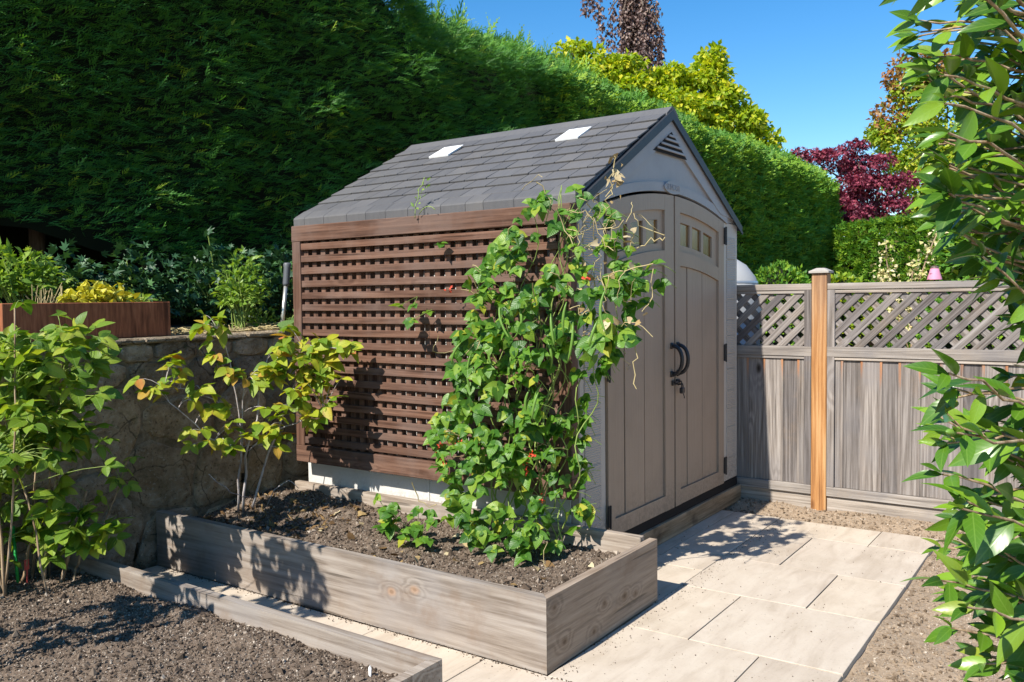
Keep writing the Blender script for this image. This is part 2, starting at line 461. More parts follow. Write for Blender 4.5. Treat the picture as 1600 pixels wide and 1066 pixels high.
BED = dict(dark=(0.165, 0.128, 0.098), mid=(0.275, 0.228, 0.185), light=(0.37, 0.32, 0.27), grey=(0.30, 0.272, 0.25), stain=(0.19, 0.125, 0.08), stainf=0.45)
KEND = [(-0.48, 0.14), (-0.30, 0.118), (-0.195, 0.10), (-0.57, 0.049), (-0.80, 0.084), (-0.87, 0.24)]
M_bed_y = wood('bed_timber', 'y', knots=0.0, cross=58, long=2.6, ringk=0.16, **BED)
M_bed_f = wood('bed_timber_knotty', 'y', knots=0.55, knotcol=(0.38, 0.22, 0.12), cross=58, long=2.6, ringk=0.14, kpts=[(0.375, 0.171), (0.244, 0.204)], **BED)
M_bed_x = wood('bed_timber_end', 'x', knots=0.45, knotcol=(0.15, 0.09, 0.05), cross=58, long=2.6, ringk=0.10, kpts=KEND, **dict(BED, mid=(0.27, 0.205, 0.152), light=(0.37, 0.295, 0.23), grey=(0.28, 0.225, 0.18)))
FEN = dict(dark=(0.085, 0.072, 0.062), mid=(0.175, 0.152, 0.136), light=(0.30, 0.272, 0.25), grey=(0.18, 0.168, 0.167), stain=(0.30, 0.2, 0.12), stainf=0.18)
M_fen_z = wood('fence_timber', 'z', knots=0.9, knotcol=(0.05, 0.035, 0.025), cross=85, long=2.2, ringk=0.12, kscale=(4.2, 2.2), ov=0.26, **FEN)
FENL = dict(FEN, dark=(0.16, 0.135, 0.115), mid=(0.29, 0.25, 0.21), light=(0.40, 0.36, 0.32))
M_fen_y = wood('fence_rail_timber', 'y', cross=85, long=2.4, **FENL)
# boards with orange tannin bleeding under the rail
t = NT('fence_orange_streak'); v = t.coord(11.0); sp = t.n('ShaderNodeSeparateXYZ'); t.link(t.n('ShaderNodeTexCoord').outputs['Object'], sp.inputs[0])
f = t.noise(t.scale(v, (60, 60, 2.2)), 1.0, 5, 0.65)
top = t.mr(t.math('ADD', sp.outputs[2], t.math('MULTIPLY', t.noise(t.scale(v, (40, 40, 3)), 1, 3), 0.35)), 1.02, 1.22)
c = t.mix(top, t.ramp(f, [(0.3, (0.11, 0.09, 0.078)), (0.7, (0.31, 0.27, 0.24))]), t.ramp(f, [(0.3, (0.24, 0.085, 0.03)), (0.7, (0.5, 0.24, 0.11))]))
M_fen_o = t.done(t.pbr(c, 0.8, 0.2, t.bump(f, 0.5, 0.002)))
# cedar post: fresh orange where the weather has not greyed it
t = NT('cedar_post'); v = t.coord(); sp = t.n('ShaderNodeSeparateXYZ'); t.link(v, sp.inputs[0])
f = t.noise(t.scale(v, (48, 48, 1.4)), 1.0, 6, 0.65); g2 = t.noise(t.scale(v, (14, 14, 1.8)), 1.0, 4, 0.6)
org = t.ramp(f, [(0.36, (0.20, 0.085, 0.03)), (0.5, (0.38, 0.18, 0.062)), (0.66, (0.50, 0.29, 0.13))])
gry = t.ramp(f, [(0.28, (0.15, 0.10, 0.07)), (0.7, (0.38, 0.29, 0.22))])
hm = t.mr(t.math('ADD', sp.outputs[2], t.math('MULTIPLY', g2, 1.3)), 1.5, 2.4, 0.0, 0.5)
c = t.mix(t.math('MAXIMUM', hm, t.mr(g2, 0.62, 0.75, 0, 0.6)), org, gry)
kd = t.vor(t.scale(v, (7, 7, 2.6)), 1.0); c = t.mix(t.mr(kd, 0.06, 0.16, 0.85, 0.0), c, (0.10, 0.035, 0.012))
M_post = t.done(t.pbr(c, 0.7, 0.25, t.bump(f, 0.5, 0.002)))
TRL = dict(dark=(0.055, 0.026, 0.016), mid=(0.115, 0.058, 0.037), light=(0.19, 0.105, 0.07), stain=(0.2, 0.13, 0.1), stainf=0.4, grey=(0.16, 0.11, 0.09))
M_trl_y = wood('trellis_stain', 'y', cross=60, long=2.0, knots=0.4, knotcol=(0.05, 0.022, 0.012), **TRL)
M_trl_z = wood('trellis_stain_upright', 'z', cross=60, long=2.0, **TRL)
M_plant_x = wood('planter_timber', 'z', cross=40, long=4.0, dark=(0.13, 0.045, 0.02), mid=(0.28, 0.10, 0.045), light=(0.40, 0.17, 0.085), rings=False)
M_sill = wood('sill_timber', 'x', cross=40, long=2.0, dark=(0.10, 0.065, 0.035), mid=(0.24, 0.17, 0.105), light=(0.37, 0.28, 0.19), stain=(0.06, 0.04, 0.025), stainf=0.7)

def plastic(name, col, axis=None, rough=0.5, var=0.08, bumpd=0.0015, sc=(70, 70, 2.5), shake=False):
    t = NT(name); v = t.coord(5.0)
    f = t.noise(t.scale(v, sc), 1.0, 5, 0.6); n = t.noise(v, 3.5, 4, 0.6)
    c = t.mix(f, tuple(x * (1 - var) for x in col), tuple(x * (1 + var) for x in col))
    c = t.mix(t.mr(n, 0.45, 0.75, 0, 0.3), c, tuple(x * 0.7 for x in col))
    sz = t.n('ShaderNodeSeparateXYZ'); t.link(t.n('ShaderNodeTexCoord').outputs['Object'], sz.inputs[0])
    spl = t.math('MULTIPLY', t.mr(t.math('ADD', sz.outputs[2], t.math('MULTIPLY', t.noise(v, 9, 5, 0.7), -0.35)), 0.0, 0.25, 1.0, 0.0), t.mr(t.noise(v, 60, 4, 0.7), 0.4, 0.6))
    c = t.mix(t.math('MULTIPLY', spl, 0.5), c, (0.16, 0.12, 0.085))
    if shake:
        w = t.n('ShaderNodeTexWave', wave_type='BANDS', bands_direction='Z'); t.link(v, w.inputs[0])
        w.inputs['Scale'].default_value = 26; w.inputs['Distortion'].default_value = 2.4; w.inputs['Detail'].default_value = 3; w.inputs['Detail Scale'].default_value = 2.2
        f = w.outputs['Fac']; bumpd = 0.005
    return t.done(t.pbr(c, rough, 0.35, t.bump(f, 0.6, bumpd)))
M_wall = plastic('shed_wall_plastic', (0.47, 0.425, 0.375), sc=(70, 4, 70))
M_shake = plastic('shed_shake_panel', (0.44, 0.395, 0.345), shake=True)
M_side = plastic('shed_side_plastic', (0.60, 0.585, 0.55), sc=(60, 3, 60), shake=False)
M_gable = plastic('shed_gable_plastic', (0.31, 0.305, 0.315), sc=(25, 25, 25), bumpd=0.0006)
M_door = plastic('shed_door_plastic', (0.335, 0.252, 0.185), sc=(110, 110, 3.0), var=0.17, bumpd=0.0025)
M_dark = simple('recess_black', (0.012, 0.012, 0.013), 0.8, 0.2)
M_fascia = plastic('roof_fascia_plastic', (0.028, 0.032, 0.040), sc=(20, 20, 20))
t = NT('roof_slate_plastic'); v = t.coord(17.0); oi = t.n('ShaderNodeObjectInfo').outputs['Random']
f = t.noise(t.scale(v, (10, 40, 10)), 1.0, 5, 0.6); n = t.noise(v, 2.0, 5, 0.6); fine = t.noise(v, 160, 4, 0.6)
c = t.mix(f, (0.082, 0.082, 0.085), (0.122, 0.12, 0.121)); c = t.mix(t.mr(n, 0.45, 0.7, 0, 0.4), c, (0.138, 0.13, 0.12))
c = t.mix(1.0, c, t.ramp(oi, [(0, (0.88, 0.88, 0.89)), (1, (1.12, 1.11, 1.1))]), 'MULTIPLY')
M_roof = t.done(t.pbr(c, 0.62, 0.3, t.bump(t.math('ADD', f, fine), 0.4, 0.003)))
M_white = simple('skylight_polycarbonate', (0.80, 0.80, 0.78), 0.35, 0.5, var=0.03)
t = NT('window_pane'); v = t.coord(6.0)
c = t.ramp(t.noise(t.scale(v, (9, 9, 3)), 1.0, 3), [(0.3, (0.085, 0.045, 0.012)), (0.7, (0.25, 0.14, 0.035))])
M_pane = t.done(t.pbr(c, 0.18, 0.4))
M_black = simple('black_metal', (0.014, 0.014, 0.017), 0.38, 0.5, var=0.2)
M_galv = simple('galvanised_tube', (0.55, 0.54, 0.5), 0.35, 0.5, metal=0.7)
M_rubber = simple('rubber_grip', (0.10, 0.105, 0.115), 0.45, 0.5)
M_greenp = simple('green_stake_plastic', (0.01, 0.28, 0.05), 0.4, 0.5)
M_redtag = simple('red_tag_plastic', (0.5, 0.07, 0.06), 0.5, 0.4)
M_whitep = simple('white_marker_plastic', (0.75, 0.74, 0.7), 0.5, 0.4)
M_pink = simple('pink_shade', (0.62, 0.25, 0.36), 0.6, 0.3, var=0.1, nscale=12)
M_pcap = simple('shade_cap_metal', (0.12, 0.08, 0.07), 0.5, 0.4)
M_dome = simple('pale_cover', (0.36, 0.36, 0.355), 0.6, 0.3, var=0.07, nscale=6)

t = NT('granite_rubble'); v = t.coord(13.0)
n1 = t.noise(v, 9, 8, 0.68); n2 = t.noise(v, 55, 6, 0.7); n3 = t.noise(v, 2.5, 4)
c = t.ramp(n1, [(0.30, (0.15, 0.115, 0.07)), (0.5, (0.38, 0.30, 0.205)), (0.68, (0.56, 0.48, 0.37))])
c = t.mix(t.mr(n3, 0.42, 0.66, 0, 0.6), c, (0.25, 0.175, 0.09))
c = t.mix(t.mr(n2, 0.56, 0.66, 0, 0.6), c, (0.52, 0.49, 0.43)); c = t.mix(t.mr(n2, 0.33, 0.43, 0.85, 0), c, (0.05, 0.042, 0.03))
crk = t.mr(t.vor(t.mix(0.12, v, t.noise(v, 6, 4, color=True)), 4.2, 'DISTANCE_TO_EDGE'), 0.0, 0.022, 0.8, 0.0); c = t.mix(t.math('MULTIPLY', crk, t.mr(n3, 0.45, 0.55)), c, (0.04, 0.033, 0.025))
c = t.mix(t.mr(t.noise(v, 17, 5, 0.7), 0.58, 0.7, 0, 0.55), c, (0.10, 0.11, 0.05))
oi = t.n('ShaderNodeObjectInfo').outputs['Random']
c = t.mix(1.0, c, t.ramp(oi, [(0, (0.72, 0.74, 0.78)), (0.5, (1, 1, 1)), (1, (1.25, 1.2, 1.1))]), 'MULTIPLY')
M_stone = t.done(t.pbr(c, 0.92, 0.15, t.bump(t.math('ADD', n1, t.math('MULTIPLY', n2, 0.7)), 1.0, 0.035)))
t = NT('lime_mortar'); v = t.coord(); n1 = t.noise(v, 30, 6, 0.7); n2 = t.noise(v, 4, 4)
c = t.ramp(n1, [(0.3, (0.12, 0.095, 0.065)), (0.7, (0.34, 0.28, 0.20))]); c = t.mix(t.mr(n2, 0.5, 0.7, 0, 0.7), c, (0.035, 0.04, 0.02))
M_mortar = t.done(t.pbr(c, 0.95, 0.1, t.bump(n1, 0.9, 0.02)))

M_bark = wood('bark', 'z', dark=(0.05, 0.035, 0.025), mid=(0.11, 0.085, 0.065), light=(0.2, 0.165, 0.135), cross=30, long=3)
M_cane = wood('tan_cane', 'z', dark=(0.14, 0.09, 0.05), mid=(0.30, 0.21, 0.13), light=(0.46, 0.36, 0.25), cross=60, long=4)
M_pale = wood('pale_cane', 'z', dark=(0.24, 0.2, 0.19), mid=(0.45, 0.41, 0.40), light=(0.62, 0.58, 0.56), cross=60, long=4)
M_gstem = simple('green_stem', (0.22, 0.3, 0.07), 0.55, 0.3, var=0.3)
M_dry = simple('dry_tendril', (0.42, 0.34, 0.17), 0.8, 0.2, var=0.35)
M_pod = simple('bean_pod', (0.12, 0.23, 0.035), 0.45, 0.4, var=0.2)
M_red = simple('scarlet_flower', (0.5, 0.05, 0.02), 0.5, 0.3, var=0.2)

L_bean = leaf('bean_leaf', [(0, (0.035, 0.115, 0.014)), (0.35, (0.07, 0.185, 0.02)), (0.7, (0.125, 0.265, 0.026)), (0.93, (0.23, 0.36, 0.04)), (1, (0.42, 0.4, 0.04))], rough=0.42, trans=0.4, vein=0.22, veincol=(0.2, 0.34, 0.08))
L_rasp = leaf('raspberry_leaf', [(0, (0.06, 0.14, 0.014)), (0.4, (0.14, 0.25, 0.022)), (0.8, (0.25, 0.36, 0.035)), (1, (0.4, 0.44, 0.05))], rough=0.5, trans=0.4, vein=0.3, veincol=(0.26, 0.36, 0.12), edge=(0.16, 0.17, 0.03))
L_yrasp = leaf('autumn_raspberry_leaf', [(0, (0.11, 0.22, 0.014)), (0.4, (0.25, 0.34, 0.02)), (0.74, (0.44, 0.45, 0.03)), (0.93, (0.42, 0.36, 0.035)), (0.985, (0.48, 0.22, 0.04)), (1, (0.40, 0.11, 0.03))], rough=0.55, trans=0.36, vein=0.22, veincol=(0.32, 0.36, 0.07), edge=(0.3, 0.2, 0.03))
L_cam = leaf('camellia_leaf', [(0, (0.03, 0.09, 0.011)), (0.5, (0.085, 0.19, 0.013)), (0.85, (0.17, 0.30, 0.018)), (0.97, (0.15, 0.24, 0.025)), (1, (0.34, 0.33, 0.03))], rough=0.3, trans=0.16, spec=0.5, vein=0.3, veincol=(0.2, 0.32, 0.06), coat=0.0, tcol=(1.5, 1.6, 0.35), vbump=0.06)
L_ylow = leaf('golden_leaf', [(0, (0.3, 0.33, 0.02)), (0.5, (0.52, 0.47, 0.03)), (1, (0.62, 0.56, 0.08))], trans=0.3, vein=0.15, tcol=(1.2, 1.1, 0.4))
L_shrub = leaf('shrub_leaf', [(0, (0.11, 0.22, 0.025)), (0.6, (0.2, 0.33, 0.045)), (1, (0.3, 0.42, 0.08))], vein=0.0, trans=0.4)
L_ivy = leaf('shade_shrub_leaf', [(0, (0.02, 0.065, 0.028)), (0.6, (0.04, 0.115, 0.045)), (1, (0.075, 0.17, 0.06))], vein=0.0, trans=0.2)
L_squash = leaf('squash_leaf', [(0, (0.1, 0.19, 0.05)), (1, (0.2, 0.29, 0.08))], rough=0.6, vein=0.25)
L_hedge = leaf('cypress_spray', [(0, (0.045, 0.14, 0.03)), (0.45, (0.09, 0.25, 0.042)), (0.8, (0.16, 0.34, 0.05)), (1, (0.28, 0.40, 0.045))], rough=0.5, trans=0.35, vein=0.0, spec=0.25)
L_trim = leaf('trimmed_hedge_spray', [(0, (0.055, 0.16, 0.022)), (0.5, (0.105, 0.25, 0.028)), (1, (0.25, 0.38, 0.034))], rough=0.55, trans=0.3, vein=0.0, spec=0.25)
L_lime = leaf('lime_tree_leaf', [(0, (0.17, 0.28, 0.014)), (0.4, (0.33, 0.42, 0.02)), (0.8, (0.5, 0.53, 0.028)), (1, (0.62, 0.56, 0.04))], vein=0.0, trans=0.45)
L_purp = leaf('plum_maple_leaf', [(0, (0.09, 0.014, 0.035)), (0.5, (0.26, 0.045, 0.09)), (1, (0.46, 0.11, 0.16))], vein=0.0, trans=0.35, tcol=(1.5, 0.9, 0.9))
L_beech = leaf('copper_beech_leaf', [(0, (0.05, 0.03, 0.028)), (0.5, (0.14, 0.085, 0.075)), (1, (0.30, 0.22, 0.18))], vein=0.0, trans=0.15, tcol=(1.2, 1.0, 0.9))
L_gum = leaf('mixed_autumn_leaf', [(0, (0.09, 0.19, 0.018)), (0.45, (0.2, 0.33, 0.026)), (0.8, (0.36, 0.43, 0.032)), (1, (0.48, 0.44, 0.04))], vein=0.0, trans=0.4)
L_gumr = leaf('reddening_leaf', [(0, (0.16, 0.20, 0.03)), (0.5, (0.28, 0.19, 0.05)), (1, (0.34, 0.12, 0.05))], vein=0.0, trans=0.3, tcol=(1.3, 1.0, 0.5))
L_cream = leaf('cream_leaf', [(0, (0.35, 0.36, 0.12)), (0.5, (0.62, 0.55, 0.25)), (1, (0.72, 0.66, 0.42))], vein=0.0, trans=0.25, tcol=(1.1, 1.0, 0.6))
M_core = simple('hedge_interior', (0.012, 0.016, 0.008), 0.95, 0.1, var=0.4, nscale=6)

# leaf templates
def T4(**k): return [leaf_tmpl(fold=f, curl=c, **k) for f, c in ((0.2, 0.15), (0.35, 0.3), (0.1, 0.45), (0.45, 0.05))]
T_bean = [leaf_tmpl(width=w, shape='heart', fold=f, curl=c, seg=7, wave=wv) for w, f, c, wv in ((0.86, 0.14, 0.12, 0.05), (0.82, 0.24, 0.25, -0.06), (0.9, 0.06, 0.34, 0.07), (0.8, 0.34, 0.08, 0.0))]
T_rasp = [leaf_tmpl(width=w, shape='ovate', fold=f, curl=c, seg=6, wave=wv) for w, f, c, wv in ((0.62, 0.16, 0.12, 0.06), (0.66, 0.26, 0.25, -0.06), (0.58, 0.1, 0.35, 0.05), (0.64, 0.34, 0.08, 0.0))]
T_cam = [leaf_tmpl(width=w, shape='lance', fold=f, curl=c, seg=7, twist=tw) for w, f, c, tw in ((0.37, 0.30, 0.16, 0), (0.32, 0.45, 0.36, 0.35), (0.40, 0.2, 0.26, -0.3), (0.35, 0.55, 0.08, 0.15))]
T_small = [leaf_tmpl(width=0.5, shape='lance', fold=0.3, curl=c, seg=2) for c in (0.1, 0.3)]
T_quad = [leaf_tmpl(width=0.7, shape='ovate', fold=0.35, curl=0.25, seg=2)]
T_lobe = [lobed_tmpl(5, 0.2), lobed_tmpl(5, 0.4)]

def frond(n=9, spread=0.9, droop=0.25, w=0.05, ratio=0.42):
    """flattened feathery conifer spray along +X"""
    V = []; T = []
    def leaflet(base, d, L, wd):
        d = np.array(d, float); d /= np.linalg.norm(d); s = np.cross((0, 0, 1), d); s /= np.linalg.norm(s)
        o = len(V); b = np.array(base, float)
        for p in (b, b + d * L * 0.5 + s * wd, b + d * L, b + d * L * 0.5 - s * wd): V.append(p)
        T.extend([(o, o + 2, o + 1), (o, o + 3, o + 2)])
    for i in range(n):
        t = (i + 0.5) / (n + 0.5); side = 1 if i % 2 else -1
        leaflet((t, 0, -droop * t * t), (math.cos(spread), side * math.sin(spread), 0.12 - droop * t), ratio * (1.15 - t), w * (1.1 - 0.5 * t))
    leaflet((0.0, 0, 0), (1, 0, -droop * 0.8), 1.05, w * 0.7)
    V = np.array(V); T = np.array(T)
    for j, (a, b, c) in enumerate(T):
        if np.cross(V[b] - V[a], V[c] - V[a])[2] < 0: T[j] = (a, c, b)
    return V, T, np.zeros((len(V), 2))

# ------------------------------------------------------------------ value noise for heightfields
def vnoise(x, y, seed=0, octaves=4, rough=0.5):
    x = np.asarray(x, float); y = np.asarray(y, float); out = np.zeros(np.broadcast(x, y).shape); amp = 1.0; tot = 0
    for o in range(octaves):
        g = np.random.RandomState(seed * 31 + o).rand(64, 64)
        xi = np.floor(x).astype(int); yi = np.floor(y).astype(int); fx = x - xi; fy = y - yi
        fx = fx * fx * (3 - 2 * fx); fy = fy * fy * (3 - 2 * fy)
        G = lambda i, j: g[i % 64, j % 64]
        out = out + amp * ((G(xi, yi) * (1 - fx) + G(xi + 1, yi) * fx) * (1 - fy) + (G(xi, yi + 1) * (1 - fx) + G(xi + 1, yi + 1) * fx) * fy)
        tot += amp; amp *= rough; x = x * 2.03 + 7.1; y = y * 2.03 + 3.7
    return out / tot

def sheet(xs, ys, zf):
    X, Y = np.meshgrid(xs, ys, indexing='ij'); Z = zf(X, Y); n, m = X.shape
    V = np.stack([X, Y, Z], -1).reshape(-1, 3)
    i = np.arange(n - 1)[:, None] * m + np.arange(m - 1)[None]
    T = np.concatenate([np.stack([i, i + m, i + m + 1], -1).reshape(-1, 3), np.stack([i, i + m + 1, i + 1], -1).reshape(-1, 3)])
    return V, T

def rough_bits():
    out = []
    for k in range(5):
        V = np.array([(1, 0, 0), (-1, 0, 0), (0, 1, 0), (0, -1, 0), (0, 0, 1), (0, 0, -1)], float) * rng.uniform(0.55, 1.2, (6, 1)) + rng.normal(0, 0.12, (6, 3))
        T = np.array([(0, 2, 4), (2, 1, 4), (1, 3, 4), (3, 0, 4), (2, 0, 5), (1, 2, 5), (3, 1, 5), (0, 3, 5)]); out.append((V, T))
    return out
T_bits = rough_bits()
def rrot(n):
    q = rng.normal(size=(n, 4)); q /= np.linalg.norm(q, axis=1, keepdims=True); w, x, y, z = q.T
    return np.stack([np.stack([1 - 2 * (y * y + z * z), 2 * (x * y - z * w), 2 * (x * z + y * w)], -1),
                     np.stack([2 * (x * y + z * w), 1 - 2 * (x * x + z * z), 2 * (y * z - x * w)], -1),
                     np.stack([2 * (x * z - y * w), 2 * (y * z + x * w), 1 - 2 * (x * x + y * y)], -1)], 1)
def scatter_bits(name, n, xr, yr, zf, smin, smax, m, parent=None, power=3.0, clod=0, keep=None, **kw):
    x = rng.uniform(*xr, n); y = rng.uniform(*yr, n)
    if keep is not None: k = keep(x, y); x, y = x[k], y[k]; n = len(x)
    s = smin + (smax - smin) * rng.rand(n) ** power
    lv = rng.rand(n) * np.where(s > smin + 0.45 * (smax - smin), 0.6, 1.0)
    z = zf(x, y) + s * 0.25
    sz = np.stack([s, s * rng.uniform(0.6, 1.0, n), s * rng.uniform(0.5, 0.9, n)], -1)
    return merged(name, T_bits, np.stack([x, y, z], -1), rrot(n), sz, m, parent, lv=lv, smooth=False, kind='stuff', **kw)

# ------------------------------------------------------------------ THE SETTING
def ground_z(x, y):
    near = (x > -4) & (x < 3.2) & (y > -5) & (y < 2.5)
    h = -0.047 + 0.05 * vnoise(x * 4, y * 4, 1, 5) * near + 0.022 * np.clip((x - 1.95) * 6, 0, 1)
    return np.where(near, h, -0.03)
xs = np.concatenate([[-140, -60, -25, -12, -7], np.arange(-4.0, -1.0, 0.15), np.arange(-1.0, 2.5, 0.035), np.arange(2.5, 3.3, 0.1), [4.5, 7, 12, 25, 60, 150, 260]])
ys = np.concatenate([[-180, -60, -25, -12, -7], np.arange(-5, -3.2, 0.15), np.arange(-3.2, 0.3, 0.035), np.arange(0.3, 2.6, 0.15), [5, 9, 20, 60, 180]])
V, T = sheet(xs, ys, ground_z)
link('ground', raw_mesh('ground', V, T), M_gravel, kind='structure')
scatter_bits('gravel_bits', 26000, (-0.9, 2.2), (-3.0, 0.1), ground_z, 0.003, 0.017, M_grit, keep=lambda x, y: ((x > 1.86) | (y < -1.34)) & (y > -2.9 + 0.0 * x))

def terr_z(x, y): return 1.19 + 0.05 * vnoise(x * 3, y * 3, 5, 5) * (np.abs(x) < 6) + 0.0 * y
V, T = sheet(np.concatenate([[-140, -40, -12, -6], np.arange(-4, 3, 0.08), [4, 8, 14, 22, 40, 90, 260]]), np.concatenate([np.arange(2.28, 4.6, 0.08), [6, 10, 25, 60, 190]]), terr_z)
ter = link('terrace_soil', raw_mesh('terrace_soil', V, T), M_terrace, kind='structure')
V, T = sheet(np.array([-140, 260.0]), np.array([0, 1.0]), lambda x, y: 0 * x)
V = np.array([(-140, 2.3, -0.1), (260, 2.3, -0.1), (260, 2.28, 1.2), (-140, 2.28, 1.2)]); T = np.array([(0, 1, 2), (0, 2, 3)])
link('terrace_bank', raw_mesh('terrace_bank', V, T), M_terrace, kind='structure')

# patio: a bed of sand that carries the travertine slabs
WORLD['patio'] = Matrix.Identity(4)
pat = part('patio', box(-2.9, 1.825, -1.325, 2.08, -0.09, -0.042), M_sand, None, kind='structure')
SL = []
for x0, x1, y0, y1 in [(-0.32, 0.30, -0.71, -0.41), (-0.32, 0.30, -1.325, -0.71), (0.30, 0.86, -1.01, -0.41), (0.30, 0.86, -1.325, -1.01),
        (0.86, 1.48, -0.71, -0.41), (0.86, 1.48, -1.325, -0.71), (1.48, 1.825, -1.325, -1.015), (1.48, 1.825, -1.015, -0.41),
        (-0.93, -0.32, -1.01, -0.41), (-0.93, -0.32, -1.325, -1.01), (-0.02, 0.56, -0.41, -0.11), (0.56, 0.865, -0.41, -0.11), (0.865, 1.32, -0.41, -0.11), (1.32, 1.825, -0.41, -0.11),
        (0.0, 0.7, -0.11, 0.0), (0.7, 1.3, -0.11, 0.0), (1.3, 1.825, -0.11, 0.0),
        (-1.55, -0.93, -1.325, -0.72), (-1.55, -0.93, -0.72, -0.123), (-1.55, -0.93, -0.123, 0.452), (-1.55, -0.93, 0.452, 1.05), (-1.55, -0.93, 1.05, 1.65), (-1.55, -0.93, 1.65, 2.08),
        (-2.15, -1.55, -1.325, -0.9), (-2.15, -1.55, -0.9, -0.4), (-2.9, -2.15, -1.325, -0.9), (-2.9, -2.15, -0.9, -0.4)]:
    g = 0.0028; dz = rng.uniform(-0.0015, 0.0015)
    part('paving_slab', box(x0 + g, x1 - g, y0 + g, y1 - g, -0.041, dz, 0.0015, 0.0008), M_slab, pat)

n = 1500; x = rng.uniform(-0.9, 1.82, n); y = np.where(rng.rand(n) < 0.5, -0.41 - np.abs(rng.normal(0, 0.05, n)), rng.uniform(-1.32, 0.0, n))
k = ((y < -0.41) | (x > 0.04)) & (y > -1.32); x, y = x[k], y[k]; n = len(x); q = rng.uniform(0.0012, 0.0055, n) * rng.rand(n) ** 0.7
merged('spilled_crumbs', T_bits, np.stack([x, y, 0.001 + q * 0.4], -1), rrot(n), np.stack([q, q * .8, q * .6], -1), M_crumb, lv=rng.uniform(0, 0.7, n), smooth=False, kind='stuff')
n = 700; y = rng.uniform(-1.3, 2.0, n); x = -0.926 - np.abs(rng.normal(0, 0.02, n)); q = rng.uniform(0.0015, 0.006, n)
merged('spilled_crumbs', T_bits, np.stack([x, y, 0.001 + q * 0.4], -1), rrot(n), np.stack([q, q * .8, q * .6], -1), M_crumb, lv=rng.uniform(0, 0.7, n), smooth=False, kind='stuff')

# ------------------------------------------------------------------ STONE WALL
wall = thing('stone_wall', (-1.5, 2.2, 0), 'rough granite rubble retaining wall between the raised beds and the upper terrace', 'stone wall')
part('mortar_bed', box(-6, 2.14, 2.125, 2.3, -0.05, 1.195, 0.01), M_mortar, wall)
def clip(poly, a, b, c):          # keep a*x+b*y<=c
    out = []
    for i in range(len(poly)):
        p, q = poly[i], poly[(i + 1) % len(poly)]; dp = a * p[0] + b * p[1] - c; dq = a * q[0] + b * q[1] - c
        if dp <= 0: out.append(p)
        if dp * dq < 0: s = dp / (dp - dq); out.append((p[0] + s * (q[0] - p[0]), p[1] + s * (q[1] - p[1])))
    return out
def rubble(x0, x1, z0, z1, cw, ch, seed):
    r = np.random.RandomState(seed); pts = []
    nx = int((x1 - x0) / cw); nz = max(1, int(round((z1 - z0) / ch)))
    for j in range(nz):
        for i in range(nx + 1):
            pts.append((x0 + (i + (0.5 if j % 2 else 0.0) + r.uniform(-0.36, 0.36)) * cw, z0 + (j + 0.5 + r.uniform(-0.33, 0.33)) * ch))
    pts = np.array(pts); out = []
    for k, p in enumerate(pts):
        poly = [(x0, z0), (x1, z0), (x1, z1), (x0, z1)]
        for j in np.argsort(((pts - p) ** 2).sum(1))[1:14]:
            q = pts[j]; d = q - p; mpt = (p + q) / 2; L = np.linalg.norm(d)
            poly = clip(poly, d[0] / L, d[1] / L, (mpt @ d) / L - 0.007)
            if len(poly) < 3: break
        if len(poly) >= 3: out.append(poly)
    return out
def stone_part(poly, name, y0=2.128, depth=0.020):
    P = []                                      # rounded, irregular outline
    for i in range(len(poly)):
        p = np.array(poly[i]); q = np.array(poly[(i + 1) % len(poly)]); o = np.array(poly[i - 1])
        L1 = np.linalg.norm(p - o); L2 = np.linalg.norm(q - p)
        if min(L1, L2) < 0.02: P.append(p); continue
        P += [p + (o - p) * min(0.22, 0.05 / L1), p + (q - p) * min(0.22, 0.05 / L2)]
        if L2 > 0.22: P.append((p + q) / 2 + rng.normal(0, 0.008, 2))
    P = np.array(P); c = P.mean(0); n = len(P); dp = depth * rng.uniform(0.6, 1.25)
    R = lambda k, y, j: [(c[0] + (x - c[0]) * k, y + rng.uniform(-j, j), c[1] + (z - c[1]) * k) for x, z in P]
    V = R(1.0, y0, 0) + R(0.97, y0 - dp * 0.75, 0.005) + R(0.84, y0 - dp * 0.98, 0.009) + R(0.45, y0 - dp * 1.0, 0.012) + [(c[0], y0 - dp * rng.uniform(0.85, 1.15), c[1])]
    F = []
    for r_ in range(3):
        for i in range(n): F.append((r_ * n + i, r_ * n + (i + 1) % n, (r_ + 1) * n + (i + 1) % n, (r_ + 1) * n + i))
    F += [(3 * n + i, 3 * n + (i + 1) % n, 4 * n) for i in range(n)]
    V = np.array(V); G = []
    for f in F:
        nn = np.cross(V[f[1]] - V[f[0]], V[f[2]] - V[f[0]]); ctr = V[list(f)].mean(0)
        G.append(f if nn @ (ctr - np.array([c[0], y0 + 0.05, c[1]])) > 0 else f[::-1])
    part(name, (V, G), M_stone, wall, smooth=True)
for poly in rubble(-3.6, 2.1, -0.02, 1.10, 0.36, 0.30, 11): stone_part(poly, 'stone')
for poly in rubble(-3.6, 2.1, 1.10, 1.20, 0.24, 0.10, 12): stone_part(poly, 'small_stone', depth=0.024)
x = -6.0
while x < 2.1:
    w = rng.uniform(0.45, 0.8); x1 = min(2.13, x + w)
    part('coping_slab', box(x + 0.003, x1 - 0.003, 2.085 + rng.uniform(-0.01, 0.01), 2.33, 1.198, 1.225 + rng.uniform(-0.003, 0.003), 0.008, 0.002), M_stone, wall); x = x1

